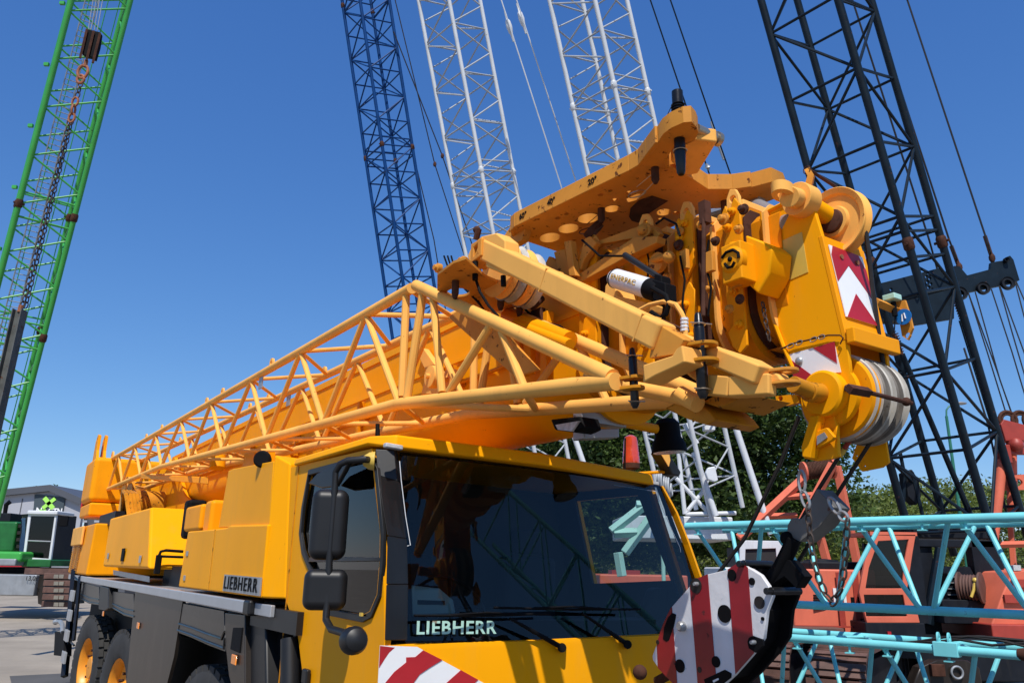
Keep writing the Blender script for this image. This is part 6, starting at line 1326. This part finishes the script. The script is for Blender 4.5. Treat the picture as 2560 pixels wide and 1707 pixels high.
# tall green street lamp far behind
SL = thing('street_lamp', 'slim green street lamp seen through the dark lattice boom', 'street lamp', (W(2372, 1400, 45).x, 45, 0))
tx = W(2366, 1040, 45); q = B(); q.tube([(tx.x, 45, 0), (tx.x, 45, tx.z)], .11, 10, r1=.08); q.tube([tx, W(2366, 1025, 45), W(2372, 1016, 45), W(2392, 1010, 45)], .05, 8); q.build('post', 'lamppost', SL)
q = B(); q.ball(W(2398, 1008, 45), .45, 12, (1, .5, .22)); q.build('lamp_head', 'steel', SL)
# white crane parts beyond the cab
WB = thing('crane_house', 'white crane house with cab at the foot of the white lattice boom', 'crane house', W(1800, 1500, 22))
wbox(B(), 1560, 1292, 1832, 1345, 22.6, 2.5).build('housing', 'wpaint', WB, bevel=.04)
wbox(B(), 1820, 1420, 1985, 1600, 19.3, 2.0).build('lower_housing', 'wpaint', WB, bevel=.04)
q = B(); q.plate(WP([(1848, 1440), (1850, 1362), (1866, 1350), (1975, 1352), (1985, 1375), (1985, 1440)], 19), [WP([(1862, 1430), (1864, 1372), (1940, 1370), (1944, 1430)], 19)], (0, .06, 0)); wc_ = q.build('cab_frame', 'wpaint', WB, bevel=.01)
wbox(B(), 1855, 1368, 1950, 1435, 19.06, 1.2).build('cab_interior', 'int_dark', wc_)
beams(WB, [((1820, 1010), (1928, 1335), -1), ((1425, 1060), (1470, 1190), 2.5), ((1712, 1060), (1742, 1110)), ((1735, 1130), (1790, 1290))], 22, .085, 'wpaint', 'strut_tube', 12)
q = B(); c = W(1780, 1190, 21.6); q.prism(WP([(1764, 1182), (1770, 1168), (1788, 1165), (1796, 1200), (1786, 1204), (1770, 1198)], 21.6), (0, .15, 0)); q.build('pulley_guard', 'wpaint', WB, bevel=.03)
q = B(); wbox(q, 1762, 1005, 1785, 1075, 22.5, .3); q.build('mast_box', 'wpaint', WB, bevel=.03)
q = B(); c = W(1672, 1205, 21.5)
for i in range(7): q.tube(circ(c + V((.06 * i - .3, 0, -.05 * i + .1)), V((.3, 1, 0)), Z, .20 - .008 * i + .05 * (i % 3), 14), .03, 5, closed=True)
q.build('rope_coil', 'wbrace', WB)
for px, py in ((1652, 1170), (1695, 1200), (1705, 1290), (1660, 1290)): pass
beams(WB, [((1650, 1100), (1665, 1190)), ((1690, 1070), (1712, 1285)), ((1690, 1195), (1780, 1290)), ((1712, 1285), (1760, 1225)), ((1714, 1285), (1840, 1282))], 22.3, .06, 'wpaint', 'mast_brace', 10)
# mint coloured gantry seen through the cab
MG = thing('crane_gantry', 'mint green crane gantry seen through the right side window of the cab', 'crane gantry', W(1600, 1400, 12))
beams(MG, [((1528, 1328), (1620, 1256)), ((1562, 1382), (1645, 1268)), ((1534, 1332), (1592, 1330)), ((1590, 1262), (1648, 1266)), ((1545, 1380), (1555, 1440))], 12, .075, 'mint')
q = B(); q.tube([W(1655, 1330, 12), W(1660, 1470, 12)], .03, 10); q.build('mint_post', 'mint', MG)
RB = thing('machine_house', 'faded red machine house low behind the cab window', 'machine house', W(1620, 1500, 13.5))
wbox(B(), 1500, 1438, 1720, 1520, 13.5, 1.5).build('housing', 'salmon', RB, bevel=.03)
q = B(); wbox(q, 1530, 1425, 1600, 1437, 13.6, .5); q.build('pipe_guard', 'dred', RB)
# ---------------------------------------------------------------- green crawler crane far left
YG = 34.0
GC = thing('crawler_crane', 'green crawler crane with white framed cab parked in front of the grey hall', 'crawler crane', (W(60, 1500, YG).x, YG, 0))
q = B(); q.prism(WP([(62, 1278), (137, 1284), (142, 1300), (126, 1402), (58, 1394), (50, 1370), (52, 1310)], YG), (0, .06, 0)) if 0 else None
fo = WP([(70, 1284), (142, 1284), (126, 1402), (56, 1398)], YG); fi_ = WP([(77, 1289), (136, 1290), (121, 1396), (63, 1392)], YG)
q = B(); q.plate(fo, [fi_], (0, .12, 0)); cf_ = q.build('cab_frame', 'wpaint', GC, bevel=.02)
B().prism([p + V((0, .05, 0)) for p in fi_], (0, .02, 0)).build('cab_glass', 'wing', cf_)
q = B(); q.tube(WP([(70, 1351), (127, 1353)], YG - .02), .03, 6); q.build('cab_crossbar', 'steel', cf_)
q = B(); q.hexa([fo[3] + V((0, .13, 0)), fo[2] + V((0, .13, 0)), fo[2] + V((0, 1.6, 0)), fo[3] + V((0, 1.6, 0)), fo[0] + V((0, .13, 0)), fo[1] + V((0, .13, 0)), fo[1] + V((0, 1.6, 0)), fo[0] + V((0, 1.6, 0))]); q.build('cab_interior', 'int_dark', GC)
q = B(); q.prism(WP([(54, 1285), (70, 1284), (57, 1392), (48, 1375), (51, 1320)], YG + .1), (0, 1.2, 0)); q.build('cab_side', 'wing', GC)
q = B(); wbox(q, 66, 1276, 144, 1285, YG - .1, 1.4); q.build('cab_roof', 'wpaint', GC, bevel=.05)
B().obox(W(160, 1302, YG - .3), (.18, 0, 0), (0, .06, 0), (0, 0, .21)).build('cab_mirror', 'matblack', GC, bevel=.03)
q = B(); wbox(q, -60, 1303, 44, 1378, YG + .3, 3); q.build('engine_house', 'dgreen', GC, bevel=.1)
q = B(); wbox(q, -60, 1282, 28, 1303, YG + .5, 2.6); q.build('engine_deck', 'navy', GC, bevel=.05)
q = B(); q.tube(WP([(12, 1284), (15, 1262), (25, 1254)], YG + .8), .08, 8, r1=.10); q.build('exhaust_pipe', 'matblack', GC)
q = B(); wbox(q, -60, 1378, 55, 1402, YG - .8, 1.5); q.build('platform', 'green', GC, bevel=.12)
q = B(); wbox(q, -60, 1396, 40, 1412, YG - .9, 1.5); q.build('platform_edge', 'steel', GC, bevel=.06)
q = B(); wbox(q, 52, 1398, 127, 1416, YG - .3, 2.0); q.build('cab_console', 'dgreen', GC, bevel=.04)
q = B(); wbox(q, 128, 1415, 172, 1418, YG - .2, .8); q.build('step_plate', 'steel', GC)
for i in range(4): wbox(B(), 40, 1310 + i * 17, 54, 1318 + i * 17, YG + .4, .5).build('radiator_block', 'sidepan', GC)
wbox(B(), -60, 1420, 180, 1436, YG - .2, 3.0).build('undercarriage', 'matblack', GC, bevel=.05)
tw = wbox(B(), -60, 1436, 92, 1487, YG - 1.6, 4.0).build('ballast_slab', 'steel', GC, bevel=.05)
text('lettering', '13.0t', W(65, 1450, YG - 1.7), X, Z, .17, 'matblack', tw, bold=.01)
q = B(); q.prism(WP([(92, 1440), (112, 1435), (112, 1515), (95, 1508)], YG - 1.4), (0, 3, 0)); q.build('track_frame', 'sidepan', GC)
for i in range(5):
    wbox(s_ := B(), 108 + i * -1.5, 1433 + i * 17.5, 182 - i * 1.5, 1446 + i * 17.5, YG - 1.6 - (.3 if 0 < i < 4 else .1), .12); s_ = s_.build('track_shoe', 'track', GC, bevel=.02)
    for px in (140, 153): 
        a = W(px, 1440 + i * 17.5, YG - 1.95 + .0); B().obox(a + V((0, .02, 0)), (.09, 0, 0), (0, .02, 0), (0, 0, .07)).build('shoe_slot', 'wire', s_)
q = B(); 
for i in range(16): wbox(q, 60 + i * .2, 1421, 178, 1434, YG - 1.4 + i * .25, .2)
q.build('upper_track', 'track', GC)
for i, (a, c) in enumerate(((127, 150), (151, 168))): tag(wbox(B(), a, 1399, c, 1432, 38 + i * .4, 1.5).build('container', 'bluebox', bevel=.05), ('larger' if i == 0 else 'smaller') + ' blue container behind the green crane cab', 'container', 'blue containers by the hall')
tag(wbox(B(), -40, 1408, 68, 1428, 39, 1.2).build('steel_crate', 'red', bevel=.05), 'low red steel crate behind the green crawler crane', 'crate')
gf = thing('lifting_frame', 'bright green steel lifting frame above the blue containers', 'steel frame', W(148, 1398, 37.5))
q = B(); q.tube(WP([(128, 1380), (168, 1384)], 37.5), .12, 8); q.tube(WP([(130, 1392), (168, 1396)], 37.5), .08, 8); q.build('frame_tube', 'green', gf)
q = B(); q.ball(W(140, 1376, 37.5), .2, 10); q.tube(WP([(150, 1382), (147, 1396)], 37.5), .07, 6); q.tube(WP([(163, 1384), (160, 1396)], 37.5), .07, 6); q.build('frame_post', 'green', gf)
# lattice boom standing in front of the truck, behind the photographer: it shows only as a reflection in the windscreen
gn = (TLp - BLp); gn.x = 0; gn = V((0, -gn.z, gn.y)).normalized()
def mirrored(px, py, dist):
    d = ray(px, py).normalized(); p = toT(CAM + d * dist); return fromT(p - gn * 2 * (p - BLp).dot(gn))
ra_, rb_2 = mirrored(1180, 1310, 13.0), mirrored(1700, 1560, 11.0); rax = rb_2 - ra_; ru, rw_ = frame(rax)
boom('lattice_boom', 'turquoise lattice boom in front of the crane, seen only reflected in the windscreen', [ra_ + ru * i * .55 + rw_ * j * .55 for i, j in ((-1, -1), (1, -1), (1, 1), (-1, 1))], rax, -.15, 1.2, 1.1, .045, .022, 'teal', 'V', (), maxb=60)
# dark house of the dark crane, mostly hidden
BH = thing('crane_house', 'dark crane house at the foot of the dark lattice boom', 'crane house', W(2370, 1400, 21.5))
wbox(B(), 2285, 1318, 2480, 1345, 21.4, 2.5).build('housing', 'navy', BH, bevel=.05)
q = B(); q.prism(WP([(2262, 1180), (2280, 1172), (2298, 1200), (2304, 1240), (2292, 1262), (2270, 1240)], 22), (0, .4, 0)); q.build('hanging_winch', 'navy', BH, bevel=.03)
q = B(); q.tube(WP([(2250, 1130), (2262, 1190), (2255, 1310)], 22), .05, 6); q.tube(WP([(2280, 1180), (2312, 1310)], 22), .05, 6); q.build('mast_strut', 'dark', BH)
for o in list(bpy.data.objects):
    for k_ in ('_local', '_n'):
        if k_ in o: del o[k_]
